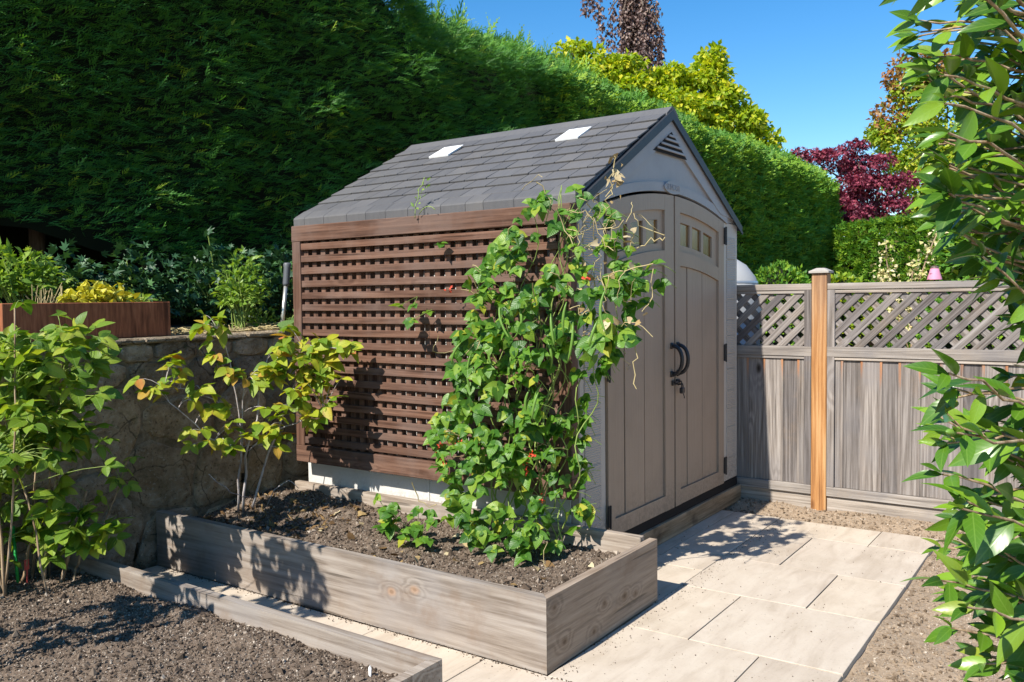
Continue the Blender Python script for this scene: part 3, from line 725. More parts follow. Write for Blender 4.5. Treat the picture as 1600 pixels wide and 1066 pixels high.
# ------------------------------------------------------------------ RAISED BEDS
bed = thing('raised_bed', (-0.45, 0.85, 0), 'tall grey timber raised bed along the trellis holding the climbing beans', 'raised bed')
part('front_board', prism([(-0.926, -0.407), (-0.886, -0.3675), (-0.886, 2.085), (-0.926, 2.085)], 'xy', 0.001, 0.292), M_bed_f, bed)
part('end_board', prism([(-0.9245, -0.4075), (0.028, -0.4075), (0.028, -0.3685), (-0.885, -0.3685)], 'xy', 0.001, 0.2905), M_bed_x, bed)
part('back_board', box(-0.058, -0.02, -0.364, 1.98, 0.001, 0.312, 0.003, 0.001), M_bed_y, bed)
part('corner_block', box(-0.884, -0.80, 2.03, 2.083, 0.001, 0.285), M_bed_x, bed)
def bed1_z(x, y):
    return 0.195 + 0.05 * np.clip((y - 1.1) / 0.8, 0, 1) * np.clip((x + 0.85) / 0.5, 0, 1) + 0.075 * (vnoise(x * 5, y * 5, 3, 5, 0.6) - 0.4) + 0.02 * np.clip((x + 0.3) * 3, 0, 1)
V, T = sheet(np.arange(-0.887, -0.055, 0.018), np.arange(-0.369, 2.09, 0.018), bed1_z)
link('soil', raw_mesh('soil', V, T), M_soil, bed, kind='stuff')
scatter_bits('soil_crumbs', 15000, (-0.88, -0.06), (-0.365, 2.07), bed1_z, 0.0026, 0.0125, M_crumb, bed, power=2.6)
scatter_bits('soil_clods', 240, (-0.85, -0.07), (-0.3, 2.0), bed1_z, 0.010, 0.030, M_crumb, bed, power=2.5)

bed2 = thing('raised_bed', (-2.1, 0.9, 0), 'low weathered timber raised bed of bare crumbly soil at the bottom left', 'raised bed')
part('back_board', prism([(-1.412, -0.304), (-1.452, -0.2645), (-1.452, 2.07), (-1.412, 2.07)], 'xy', 0.001, 0.212), M_bed_y, bed2)
part('end_board', prism([(-1.4135, -0.3045), (-2.9, -0.3045), (-2.9, -0.2655), (-1.453, -0.2655)], 'xy', 0.001, 0.2105), M_bed_y, bed2)
part('front_board', box(-2.9, -2.86, -0.262, 2.07, 0.001, 0.212, 0.004, 0.001), M_bed_y, bed2)
def bed2_z(x, y):
    return 0.125 + 0.06 * (vnoise(x * 4, y * 4, 9, 6, 0.6) - 0.45) + 0.035 * np.exp(-((x + 2.0) / 0.35) ** 2) + 0.03 * np.exp(-((x + 1.55) / 0.08) ** 2 - ((y - 0.7) / 0.7) ** 2)
V, T = sheet(np.arange(-2.862, -1.449, 0.016), np.arange(-0.265, 2.08, 0.016), bed2_z)
link('soil', raw_mesh('soil', V, T), M_soil, bed2, kind='stuff')
scatter_bits('soil_crumbs', 30000, (-2.8, -1.455), (-0.26, 2.05), bed2_z, 0.0026, 0.0115, M_crumb, bed2, power=2.6)
scatter_bits('soil_clods', 420, (-2.7, -1.46), (-0.2, 2.0), bed2_z, 0.010, 0.026, M_crumb, bed2, power=3.0)

# ------------------------------------------------------------------ SHED
shed = thing('garden_shed', (1.065, 0.95, 0.0), 'taupe plastic garden shed with double doors, dark shingle roof and gable vent', 'shed')
W_, D_, ZF = 2.13, 1.92, 0.172
AX, AZ, EX0, EX1, EZ = 1.03, 2.484, -0.042, 2.172, 1.905
def arch(x): return 2.0 - 0.107 * ((x - 1.07) / 0.797) ** 2
def roof_z(x): return EZ + (x - EX0) / (AX - EX0) * (AZ - EZ) if x < AX else EZ + (EX1 - x) / (EX1 - AX) * (AZ - EZ)
part('floor_base', box(0.02, W_ - 0.02, 0.03, D_, 0.0, ZF - 0.012), M_dark, shed)
part('sill_board', box(-0.018, W_ + 0.035, -0.028, 0.028, 0.001, 0.112, 0.003, 0.001), M_sill, shed)
part('threshold_shade', box(0.0, W_, -0.012, 0.028, 0.1125, 0.169), M_dark, shed)  # black strip stands in for the shadow below the doors
part('side_wall', box(0.0, 0.04, 0.04, D_, 0.12, 1.90), M_side, shed)
part('side_wall', box(W_ - 0.04, W_, 0.04, D_, ZF, 1.90), M_wall, shed)
part('back_wall', prism([(0.042, 0.12), (W_ - 0.042, 0.12), (W_ - 0.042, 1.9), (AX, AZ - 0.06), (0.042, 1.9)], 'xz', D_ - 0.03, D_ - 0.002), M_wall, shed)
for y in (0.95, 1.39): part('wall_batten', box(-0.006, -0.0003, y - 0.006, y + 0.006, 0.13, 1.88, 0.002), M_side, shed)
# corner panels with moulded shakes
for (a, b, lab) in ((0.0, 0.262, 'l'), (1.87, W_, 'r')):
    cp = part('corner_panel', box(a, b, -0.012, 0.038, ZF, 1.897, 0.006), M_wall, shed)
    z = ZF + 0.05
    ia, ib = (a + 0.045, b - 0.055) if lab == 'l' else (a + 0.06, b - 0.045)
    while z < 1.80:
        h = rng.uniform(0.10, 0.15); mid = ia + (ib - ia) * rng.uniform(0.35, 0.65)
        part('shake', box(ia, ib, -0.0165, -0.011, z, min(1.84, z + h - 0.004), 0.002), M_shake, cp); z += h
# gable
N = 24; xs_ = np.linspace(0.0, W_, N + 1)
def low(x): return arch(x) + 0.010 if 0.266 <= x <= 1.866 else 1.8985
lowp = [(x, low(x)) for x in np.concatenate([[0.0, 0.2655], np.linspace(0.266, 1.866, 21), [1.8665, W_]])]
hip = [(W_, roof_z(W_) - 0.012), (AX, AZ - 0.02), (0.0, roof_z(0.0) - 0.012)]
gb = part('gable_panel', prism(lowp + hip, 'xz', -0.010, 0.036), M_gable, shed)
def band(fn0, fn1, x0, x1, y0, y1, n=20):
    X = np.linspace(x0, x1, n); return prism([(x, fn0(x)) for x in X] + [(x, fn1(x)) for x in X[::-1]], 'xz', y0, y1)
part('arch_trim', band(lambda x: arch(x) + 0.012, lambda x: arch(x) + 0.062, 0.20, 1.93, -0.021, -0.0098), M_gable, gb)
def off(x, d): return roof_z(x) - d
part('rake_trim', prism([(0.03, off(0.03, 0.03)), (AX, AZ - 0.035), (AX, AZ - 0.165), (0.30, off(0.30, 0.15))], 'xz', -0.024, -0.0095), M_gable, gb)
part('rake_trim', prism([(2.10, off(2.10, 0.03)), (AX, AZ - 0.0351), (AX, AZ - 0.165), (1.80, off(1.80, 0.15))], 'xz', -0.0242, -0.0095), M_gable, gb)
part('vent_shade', prism([(0.80, 2.222), (1.262, 2.222), (1.045, 2.356)], 'xz', -0.0255, -0.0235), M_dark, gb)  # flat black plate stands in for the shade behind the slats
for zz in (2.238, 2.268, 2.298, 2.324):
    f = (2.356 - zz) / 0.134; part('vent_slat', box(1.045 - 0.245 * f + 0.014, 1.045 + 0.217 * f - 0.014, -0.036, -0.026, zz, zz + 0.013, 0.002), M_gable, gb)
em = part('oval_emblem', prism([(1.056 + 0.115 * math.cos(a), 2.038 + 0.036 * math.sin(a)) for a in np.linspace(0, 2 * math.pi, 28, endpoint=False)], 'xz', -0.030, -0.0102), M_gable, shed)
tc = bpy.data.curves.new('lettering', 'FONT'); tc.body = 'SUNCAST'; tc.size = 0.05; tc.align_x = 'CENTER'; tc.align_y = 'CENTER'; tc.extrude = 0.0015
to = bpy.data.objects.new('lettering', tc); COL.objects.link(to)
dg = bpy.context.evaluated_depsgraph_get(); tm = bpy.data.meshes.new_from_object(to.evaluated_get(dg)); bpy.data.objects.remove(to); bpy.data.curves.remove(tc)
tv = np.zeros(len(tm.vertices) * 3); tm.vertices.foreach_get('co', tv); tv = tv.reshape(-1, 3)
tv = np.stack([1.056 + tv[:, 0] * 0.82, -0.031 - tv[:, 2], 2.038 + tv[:, 1]], -1)
tm.vertices.foreach_set('co', tv.ravel()); tm.materials.clear(); tm.name = 'lettering'
link('lettering', tm, M_gable, em)

# doors
def door_leaf(sgn):
    if sgn < 0: xo, xi, so, si, gr, win = 0.270, 1.076, 0.343, 0.955, (0.473, 0.710), ((0.37, 0.52), (0.558, 0.703), (0.743, 0.888))
    else:       xi, xo, si, so, gr, win = 1.096, 1.862, 1.168, 1.772, (1.289, 1.523), ((1.19, 1.337), (1.374, 1.512), (1.547, 1.688))
    a, b = min(xo, xi), max(xo, xi); pa, pb = min(so, si), max(so, si)
    Y0, Y1 = -0.022, 0.010
    X = np.linspace(a, b, 14)
    base = prism([(a, ZF), (b, ZF)] + [(x, arch(x) - 0.004) for x in X[::-1]], 'xz', 0.0105, 0.030)
    st1 = prism([(a, ZF), (pa, ZF), (pa, arch(pa) - 0.004), (a, arch(a) - 0.004)], 'xz', Y0, Y1)
    st2 = prism([(pb, ZF), (b, ZF), (b, arch(b) - 0.004), (pb, arch(pb) - 0.004)], 'xz', Y0, Y1)
    g = 0.0004
    bot = prism([(pa + g, ZF + .001), (pb - g, ZF + .001), (pb - g, 0.262), (pa + g, 0.262)], 'xz', Y0 + .0005, Y1)
    mid = band(lambda x: arch(x) - 0.405, lambda x: arch(x) - 0.322, pa + g, pb - g, Y0 + .0005, Y1, 10)
    top = band(lambda x: arch(x) - 0.092, lambda x: arch(x) - 0.0045, pa + g, pb - g, Y0 + .0005, Y1, 10)
    lf = part('door_leaf', join(base, st1, st2, bot, mid, top), M_door, shed)
    # recessed light panel with three openings
    e = [pa + g] + [v for w in win for v in w] + [pb - g]
    zt = lambda x: arch(x) - 0.148; zb = lambda x: arch(x) - 0.282
    pcs = [band(lambda x: arch(x) - 0.3215, zb, e[0], e[-1], -0.008, 0.009, 10), band(zt, lambda x: arch(x) - 0.0925, e[0], e[-1], -0.008, 0.009, 10)]
    for i in range(0, 8, 2): pcs.append(band(lambda x: zb(x) + .0003, lambda x: zt(x) - .0003, e[i], e[i + 1], -0.0078, 0.009, 3))
    part('window_frame', join(*pcs), M_door, lf)
    for w in win: part('window_pane', band(lambda x: zb(x) + .001, lambda x: zt(x) - .001, w[0] + .001, w[1] - .001, 0.004, 0.0095, 4), M_pane, lf)
    ed = [pa] + list(gr) + [pb]
    for i in range(3): part('door_panel_board', band(lambda x: 0.2635, lambda x: arch(x) - 0.407, ed[i] + 0.0055, ed[i + 1] - 0.0055, -0.009 - 0.002 * (i == 1), 0.0100, 8), M_door, lf)
    for z in (0.29, 1.04, 1.805):
        hx = a - 0.004 if sgn < 0 else b + 0.004
        part('hinge', join(box(hx - 0.010, hx + 0.010, -0.034, -0.0225, z - 0.055, z + 0.055), tube([(hx, -0.036, z - 0.06), (hx, -0.036, z + 0.06)], 0.006, 6)), M_black, lf)
    hx = 1.038 if sgn < 0 else 1.122
    an = np.linspace(0, math.pi, 13); P = [(hx, -0.024 - 0.066 * math.sin(q) ** 0.8, 1.045 + 0.083 * math.cos(q)) for q in an]
    part('handle', join(tube(P, [0.014] + [0.0115] * 11 + [0.014], 8), box(hx - 0.017, hx + 0.017, -0.033, -0.0225, 1.11, 1.145), box(hx - 0.017, hx + 0.017, -0.033, -0.0225, 0.945, 0.98)), M_black, lf, smooth=True)
    if sgn < 0: part('hasp', join(box(1.035, 1.078, -0.034, -0.0225, 0.895, 0.925), tube([(1.05, -0.038, 0.912), (1.118, -0.038, 0.913)], 0.006, 6)), M_black, lf)
    else: part('staple', join(box(1.098, 1.14, -0.034, -0.0225, 0.895, 0.928), tube([(1.112, -0.03, 0.92), (1.112, -0.052, 0.915), (1.112, -0.052, 0.9), (1.112, -0.03, 0.895)], 0.005, 6)), M_black, lf)
    return lf
door_leaf(-1); door_leaf(1)
part('door_stop', box(1.077, 1.095, 0.012, 0.030, ZF, 1.99), M_dark, shed)

# roof
ry0, ry1 = -0.034, 1.935
th = 0.034
nl = np.array([-(AZ - EZ), 0, AX - EX0]); nl /= np.linalg.norm(nl); ul = np.array([AX - EX0, 0, AZ - EZ]); LL_ = np.linalg.norm(ul); ul /= LL_
rf = part('roof', join(prism([(EX0 + 0.02, EZ - 0.018), (AX, AZ - 0.024), (AX, AZ - 0.06), (EX0 + 0.02, EZ - 0.05)], 'xz', ry0 + 0.02, ry1 - 0.02),
                       prism([(EX1, EZ - 0.02), (AX + .0005, AZ + 0.008), (AX + .0005, AZ - 0.058), (EX1, EZ - 0.05)], 'xz', ry0, ry1)), M_fascia, shed)
part('verge_board', prism([(EX0 + 0.005, EZ - 0.028), (AX, AZ - 0.004), (AX, AZ - 0.06), (EX0 + 0.005, EZ - 0.075)], 'xz', ry0 - 0.012, ry0 + 0.0195), M_fascia, shed)
part('verge_board', prism([(EX1, EZ - 0.0605), (AX + .001, AZ - 0.006), (AX + .001, AZ - 0.058), (EX1 - 0.01, EZ - 0.078)], 'xz', ry0 - 0.006, ry0 - 0.0005), M_fascia, shed)
rows = [0.0, 0.085, 0.217, 0.344, 0.476, 0.610, 0.742, 0.880, 1.020, 1.165]
def slope_piece(s0, s1, y0, y1, h0, h1, t_=0.020):
    P = []
    for s, hh in ((s0, h0), (s1, h1)):
        for dn in (hh - t_, hh):
            for y in (y0, y1): q = np.array([EX0, 0, EZ]) + ul * s + nl * dn; P.append((q[0], y, q[2]))
    # order: s0 low(y0,y1) s0 high(y0,y1) s1 low s1 high
    F = [(0, 1, 3, 2), (4, 6, 7, 5), (2, 3, 7, 6), (0, 4, 5, 1), (0, 2, 6, 4), (1, 5, 7, 3)]
    bm = bmesh.new(); vs = [bm.verts.new(v) for v in P]
    for f in F: bm.faces.new([vs[i] for i in f])
    bmesh.ops.recalc_face_normals(bm, faces=bm.faces)
    bmesh.ops.bevel(bm, geom=[e for e in bm.edges], offset=0.0010, segments=1, affect='EDGES')
    bm.verts.index_update(); V = [v.co[:] for v in bm.verts]; G = [[v.index for v in f.verts] for f in bm.faces]; bm.free()
    return V, G
sky_boxes = [(0.40, 0.558), (1.352, 1.515)]
for r_, s0 in enumerate(rows[1:-1]):
    s1 = rows[r_ + 2]; y = ry0 + 0.002; se = s1 + 0.010
    last = 0
    while y < ry1 - 0.01:
        w = rng.choice([0.115, 0.15, 0.19, 0.165]) * rng.uniform(0.92, 1.08); y1 = y + w
        if y1 > ry1 - 0.07: y1 = ry1 - 0.002
        segs = [(y, y1)]
        if 0.86 < s0 < 0.9:                                   # row with the two skylights
            for a, b in sky_boxes:
                nsg = []
                for p, q in segs:
                    if q <= a or p >= b: nsg.append((p, q)); continue
                    if p < a - 0.02: nsg.append((p, a))
                    if q > b + 0.02: nsg.append((b, q))
                segs = nsg
        for p, q in segs:
            gap = 0.0026 if not (abs(p - 1.0) < 0.05) else 0.0048
            part('shingle', slope_piece(s0 - 0.006, se, p + gap, q - gap, 0.0125 + rng.uniform(-0.0012, 0.0012), 0.002, 0.0085), M_roof, rf)
        y = y1
for a, b in sky_boxes: part('skylight', slope_piece(0.862, 1.045, a + 0.002, b - 0.002, 0.017, 0.0135, 0.012), M_white, rf)
yy = ry0
while yy < ry1 - 0.02:                                        # rounded drop edge along the eave, cast as a row of tabs
    w = rng.choice([0.115, 0.15, 0.19, 0.165]); y1 = min(yy + w, ry1)
    if ry1 - y1 < 0.06: y1 = ry1
    V, F = prism([(EX0 - 0.012, EZ - 0.043), (EX0 - 0.014, EZ - 0.004), (EX0 - 0.010, EZ + 0.004), (EX0 + 0.004, EZ + 0.014), (EX0 + 0.072, EZ + 0.052), (EX0 + 0.076, EZ + 0.03), (EX0 + 0.012, EZ - 0.01), (EX0 + 0.010, EZ - 0.052)], 'xz', yy + 0.0012, y1 - 0.0012)
    part('eave_shingle', (V, F), M_roof, rf); yy = y1
part('ridge_cap', prism([(AX - 0.075, AZ - 0.035), (AX - 0.012, AZ + 0.008), (AX, AZ + 0.013), (AX + 0.03, AZ + 0.006), (AX + 0.075, AZ - 0.026), (AX + 0.075, AZ - 0.045), (AX - 0.075, AZ - 0.05)], 'xz', ry0 - 0.004, ry1), M_roof, rf)

pl = thing('padlock', (1.112, -0.055, 0.87), 'small black padlock hanging from the hasp of the shed doors', 'padlock')
part('lock_body', box(1.092, 1.132, -0.068, -0.046, 0.845, 0.880, 0.005), M_black, pl)
part('shackle', tube([(1.10 + 0.012 - 0.011 * math.cos(q), -0.057, 0.879 + 0.026 * math.sin(q)) for q in np.linspace(0, math.pi, 9)], 0.0035, 6), M_black, pl, smooth=True)
part('key_tag', tube([(1.118, -0.06, 0.846), (1.124, -0.064, 0.826), (1.127, -0.064, 0.815)], 0.003, 5), M_black, pl)

# ------------------------------------------------------------------ TRELLIS on the sunny side of the shed
tr = thing('trellis_screen', (-0.09, 0.93, 0.45), 'dark brown stained lattice trellis screen fixed along the side of the shed', 'trellis')
ty0, ty1, tz0, tz1 = -0.035, 1.897, 0.452, 1.856
part('frame_board', box(-0.110, -0.045, ty0, ty1, tz1 - 0.092, tz1, 0.003, 0.001), M_trl_y, tr)
part('frame_board', box(-0.110, -0.045, ty0, ty1, tz0, tz0 + 0.098, 0.003, 0.001), M_trl_y, tr)
part('frame_post', box(-0.108, -0.045, ty1 - 0.072, ty1 - .001, tz0 + 0.0985, tz1 - 0.0925, 0.003, 0.001), M_trl_z, tr)
part('frame_post', box(-0.108, -0.045, ty0 + .001, ty0 + 0.072, tz0 + 0.0985, tz1 - 0.0925, 0.003, 0.001), M_trl_z, tr)
P_ = 0.0718; zs0 = tz0 + 0.098 + 0.014; zs1 = tz1 - 0.092 - 0.014 - 0.037
for z in np.linspace(zs0, zs1, 17):
    j = rng.uniform(-0.003, 0.003)
    part('lattice_slat', box(-0.1030, -0.0840, ty0 + 0.073, ty1 - 0.073, z + j - 0.001, z + j + 0.038, 0.002, 0.0012), M_trl_y, tr)
y = ty0 + 0.095
while y < ty1 - 0.1:
    part('upright_slat', box(-0.0835, -0.044, y, y + 0.037, tz0 + 0.0985, tz1 - 0.0925, 0.002, 0.001), M_trl_z, tr); y += P_

# ------------------------------------------------------------------ FENCE
fn = thing('timber_fence', (2.22, -0.55, 0), 'weathered grey board fence with diagonal lattice top and one orange cedar post', 'fence')
FX = 2.22
M_cap = simple('pale_post_cap', (0.36, 0.33, 0.29), 0.8, 0.2, var=0.25, nscale=40)
def fence_bay(yr, yl, narrow=False):
    """bay between y=yr (near) and y=yl (far)"""
    part('top_rail', box(FX - 0.035, FX + 0.03, yr, yl, 1.445, 1.486, 0.003, 0.001), M_fen_y, fn)
    part('mid_rail', box(FX - 0.035, FX + 0.03, yr, yl, 1.008, 1.074, 0.003, 0.001), M_fen_y, fn)
    part('rail_lip', box(FX - 0.028, FX - 0.004, yr + 0.04, yl - 0.04, 0.988, 1.0075, 0.002), M_fen_y, fn)
    part('bottom_rail', box(FX - 0.035, FX + 0.03, yr, yl, 0.092, 0.152, 0.003, 0.001), M_fen_y, fn)
    part('kick_board', box(FX - 0.016, FX + 0.02, yr, yl, -0.03, 0.0915, 0.003, 0.001), M_fen_y, fn)
    a, b = yr + 0.047, yl - 0.047
    part('bay_stile', box(FX - 0.033, FX + 0.028, yr + .0005, a, 0.1525, 1.4445, 0.002), M_fen_z, fn)
    part('bay_stile', box(FX - 0.033, FX + 0.028, b, yl - .0005, 0.1525, 1.4445, 0.002), M_fen_z, fn)
    z0, z1 = 1.0745, 1.4445
    part('lattice_stop', box(FX - 0.028, FX - 0.019, a, b, z1 - 0.022, z1, 0.002), M_fen_y, fn)
    for lay, sg, xx in ((0, 1, (FX - 0.018, FX - 0.008)), (1, -1, (FX - 0.0075, FX + 0.003))):
        c = -4.0
        while c < 4.0:
            c += 0.112
            cy = (a + b) / 2 + c; hw = 0.031                     # |(y - cy) * k - (z-zm)| band, 45-degree slat
            poly = [(a, z0), (b, z0), (b, z1), (a, z1)]; s2 = 1 / math.sqrt(2); zm = (z0 + z1) / 2
            nx, nz = s2, s2 * sg; d0 = nx * cy + nz * zm
            poly = clip(poly, nx, nz, d0 + hw * s2); poly = clip(poly, -nx, -nz, -d0 + hw * s2) if len(poly) > 2 else poly
            if len(poly) < 3: continue
            ar = abs(sum(poly[i][0] * poly[(i + 1) % len(poly)][1] - poly[(i + 1) % len(poly)][0] * poly[i][1] for i in range(len(poly)))) / 2
            if ar < 2e-4: continue
            part('lattice_slat', prism(poly, 'yz', *xx), M_fen_d[sg], fn)
    y = b; k = 0
    while y > a + 0.02:
        w = 0.047 if k == 0 and not narrow else rng.uniform(0.108, 0.122)
        y0 = max(a, y - w)
        if y0 - a < 0.03: y0 = a
        dx = 0.006 * (k % 2)
        part('fence_board', box(FX - 0.016 + dx, FX + 0.004 + dx, y0 + 0.0035, y - 0.0035, 0.1525, 0.9875, 0.002), M_fen_z, fn)
        if y0 > a: part('cover_strip', box(FX - 0.0195 + dx * 0.3, FX - 0.0165, y0 - 0.006, y0 + 0.009, 0.153, 0.987, 0.0012), M_fen_o, fn)
        y = y0; k += 1
# lattice slats need grain along the diagonals
def wood_diag(name, sg):
    m = M_fen_z.copy(); m.name = name; nt = m.node_tree
    tc = [n for n in nt.nodes if n.type == 'TEX_COORD'][0]
    mp = nt.nodes.new('ShaderNodeMapping'); mp.inputs['Rotation'].default_value[0] = rad(45 * sg)
    for l in list(nt.links):
        if l.from_node == tc: nt.links.new(mp.outputs[0], l.to_socket)
    nt.links.new(tc.outputs['Object'], mp.inputs[0]); return m
M_fen_d = {1: wood_diag('fence_lattice_timber', -1), -1: wood_diag('fence_lattice_timber_back', 1)}

fence_bay(-3.2 + 0.0, -0.595)
fence_bay(-0.495, 1.95, True)
po = part('fence_post', box(FX - 0.040, FX + 0.055, -0.594, -0.4965, -0.1, 1.553, 0.004, 0.001), M_post, fn, label='orange cedar post of the fence')
cxp, cyp = FX + 0.007, -0.5453
cap_lo = box(cxp - 0.064, cxp + 0.064, cyp - 0.064, cyp + 0.064, 1.5535, 1.569, 0.002)
a = 0.060; pv = [(cxp - a, cyp - a, 1.5692), (cxp + a, cyp - a, 1.5692), (cxp + a, cyp + a, 1.5692), (cxp - a, cyp + a, 1.5692)] + [(cxp + i * 0.024, cyp + j * 0.024, 1.588) for i, j in ((-1, -1), (1, -1), (1, 1), (-1, 1))]
part('post_cap', join(cap_lo, (pv, [(0, 1, 5, 4), (1, 2, 6, 5), (2, 3, 7, 6), (3, 0, 4, 7), (4, 5, 6, 7)])), M_cap, po)

# ------------------------------------------------------------------ UPPER TERRACE: planter, tool, twigs
pb = thing('planter_box', (-1.15, 2.42, 1.225), 'rusty brown timber planter box standing on top of the stone wall', 'planter')
part('front_board', box(-1.60, -0.70, 2.235, 2.262, 1.227, 1.418, 0.003, 0.001), M_plant_x, pb)
part('back_board', box(-1.60, -0.70, 2.60, 2.627, 1.227, 1.418, 0.003), M_plant_x, pb)
part('end_board', box(-0.727, -0.7005, 2.2625, 2.5995, 1.227, 1.418, 0.003), M_plant_x, pb)
part('end_board', box(-1.5995, -1.573, 2.2625, 2.5995, 1.227, 1.418, 0.003), M_plant_x, pb)
V, T = sheet(np.arange(-1.574, -0.725, 0.03), np.arange(2.26, 2.605, 0.03), lambda x, y: 1.385 + 0.03 * vnoise(x * 9, y * 9, 21, 4))
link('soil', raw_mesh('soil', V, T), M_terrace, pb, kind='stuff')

tool = thing('tool_handle', (0.24, 2.38, 1.2), 'metal garden tool shaft with black rubber grip leaning beside the trellis', 'garden tool')
part('shaft', tube([(0.195, 2.37, 1.19), (0.275, 2.40, 1.55)], 0.0135, 10), M_galv, tool, smooth=True)
part('grip', tube([(0.269, 2.397, 1.515), (0.271, 2.398, 1.53), (0.288, 2.404, 1.635), (0.291, 2.405, 1.655), (0.292, 2.4055, 1.668)], [0.019, 0.022, 0.022, 0.027, 0.022], 12), M_rubber, tool, smooth=True)

tw = []
for i in range(260):
    p = np.array([rng.uniform(-0.75, 0.45), rng.uniform(2.3, 2.85), 0]); p[2] = terr_z(p[0], p[1]) + 0.012 + rng.rand() * 0.012
    a = rng.uniform(0, 6.28); L = rng.uniform(0.05, 0.22); q = p + np.array([math.cos(a) * L, math.sin(a) * L, rng.uniform(-0.01, 0.03)])
    tw.append(tube(curve(p, q, (0, 0, rng.uniform(0, 0.012)), 4, 0.004), rng.uniform(0.0015, 0.004), 4, False))
V, F = join(*tw); me = raw_mesh('dry_twigs', *tris((V, F))); link('dry_twigs', me, M_dry, kind='stuff')
n = 500; x = rng.uniform(-0.75, 0.5, n); y = rng.uniform(2.3, 3.2, n)
merged('leaf_litter', T_quad, np.stack([x, y, terr_z(x, y) + 0.012], -1), frame(rdir(n) * [1, 1, 0.2], rdir(n, 0.4) + [0, 0, 1]), rng.uniform(0.02, 0.05, n), M_litter, kind='stuff')

# ------------------------------------------------------------------ CLIMBING BEANS
def norm(v): v = np.asarray(v, float); return v / (np.linalg.norm(v, axis=-1, keepdims=True) + 1e-9)
bean = thing('bean_vine', (-0.3, 0.2, 0.22), 'tall climbing bean vine with red flowers and pods smothering the right end of the trellis', 'climbing plant')
VT = np.array([(1.97, 0.0, -0.2), (1.93, 0.02, -0.22), (1.89, 0.05, -0.21), (1.77, 0.2, -0.28), (1.63, 0.33, -0.42), (1.52, 0.5, -0.55), (1.4, 0.45, -0.48), (1.25, 0.56, -0.42), (1.13, 0.6, -0.38), (1.06, 0.58, -0.2),
               (0.98, 0.54, -0.16), (0.85, 0.72, -0.16), (0.7, 0.74, -0.15), (0.55, 0.66, -0.18), (0.4, 0.6, -0.18), (0.28, 0.45, -0.08)])
def vrow(z): return np.interp(z, VT[::-1, 0], VT[::-1, 1]), np.interp(z, VT[::-1, 0], VT[::-1, 2])
P = []; Q = []; Z = []; stalks = []; heads = []
nclu = 0
while nclu < 510:
    z = rng.uniform(0.25, 1.97); yl, yr = vrow(z)
    if rng.rand() > (yl - yr) / 1.0: continue
    if z > 1.1 and rng.rand() < 0.14: continue
    if vnoise((z * 4.3), 7.7 * (z + 1) + nclu * 0.0, 71, 2) > 0.62 and rng.rand() < 0.35: continue
    u = rng.uniform(-1, 1); y = (yl + yr) / 2 + u * (yl - yr) / 2 * 0.93
    bul = math.sqrt(max(0.05, 1 - u * u))
    xb = -0.14 if y > -0.05 else -0.02
    x = xb - 0.05 - (0.30 if y > -0.05 else 0.34) * bul * rng.beta(2.2, 1.2) * (0.75 if z > 1.75 else 1)
    hp = np.array([x, y, z]); heads.append(hp)
    o = norm(np.array([-0.75, -0.25 + 0.55 * u * -1 + rng.normal(0, .35), 0.15 + rng.normal(0, .3)]))
    tip = norm(o * 0.55 + np.array([0, 0, -0.62]) + rng.normal(0, 0.35, 3)); nr = norm(o + np.array([-0.25, 0, 0.55]) + rng.normal(0, 0.32, 3))
    s = rng.uniform(0.038, 0.074)
    p, q, zz = cluster(hp, tip, nr, s, 3, 1.35, 0.1); P += p; Q += q; Z += zz
    b = hp - o * rng.uniform(0.05, 0.10) + np.array([0.02, 0, -0.02]); stalks.append(tube(curve(b, hp, (0, 0, 0.01), 4), 0.0016, 4, False)); nclu += 1
for i in range(24):
    hp = np.array([rng.uniform(-0.42, -0.12), rng.uniform(-0.50, -0.10), rng.uniform(1.15, 1.58)]); o = norm(np.array([-0.6, -0.6, 0.1]) + rng.normal(0, .4, 3)); heads.append(hp)
    p, q, zz = cluster(hp, norm(o * 0.5 + [0, 0, -0.6] + rng.normal(0, .3, 3)), norm(o + [-0.2, 0, .5]), rng.uniform(0.045, 0.085), 3, 1.35, 0.1); P += p; Q += q; Z += zz
# the low straggler at the left foot and stray leaves on the lattice
for c, n, r in (((-0.40, 0.84, 0.32), 12, 0.075), ((-0.42, 0.70, 0.30), 12, 0.08), ((-0.2, 0.86, 1.43), 2, 0.05), ((-0.18, 0.78, 1.36), 2, 0.05), ((-0.15, 0.72, 1.70), 1, 0.02)):
    for i in range(n):
        hp = np.array(c) + rng.normal(0, r, 3) * [0.7, 1, 0.8]; hp[2] = max(hp[2], 0.25); o = norm(np.array([-0.7, -0.3, 0.3]) + rng.normal(0, .5, 3))
        p, q, zz = cluster(hp, norm(o + np.array([0, 0, -0.7])), norm(o + np.array([0, 0, 0.7])), rng.uniform(0.045, 0.065)); P += p; Q += q; Z += zz
        stalks.append(tube(curve((c[0] + 0.03, c[1], 0.23 if c[2] < 0.5 else c[2]), hp, (0, 0, 0), 4), 0.0016, 4, False))
leaves(bean, T_bean, np.array(P), np.array(Q), np.array(Z), L_bean)
st = []
for i in range(16):                                                     # twining stems
    y0 = rng.uniform(-0.02, 0.48); zt = rng.uniform(1.2, 1.95); yl, yr = vrow(zt); y1 = rng.uniform(yr + 0.05, max(yl - 0.08, yr + 0.1))
    tt = np.linspace(0, 1, 26); ph = rng.uniform(0, 6)
    pts = np.stack([-0.19 + 0.03 * np.sin(tt * 22 + ph) - 0.04 * rng.rand(), y0 + (y1 - y0) * tt + 0.03 * np.cos(tt * 22 + ph), 0.2 + (zt - 0.2) * tt], -1)
    st.append(tube(pts, np.linspace(0.0042, 0.0018, 26), 5, False))
tubes_part('stem', st, M_gstem, bean); tubes_part('leaf_stalks', stalks, M_gstem, bean, kind='stuff')
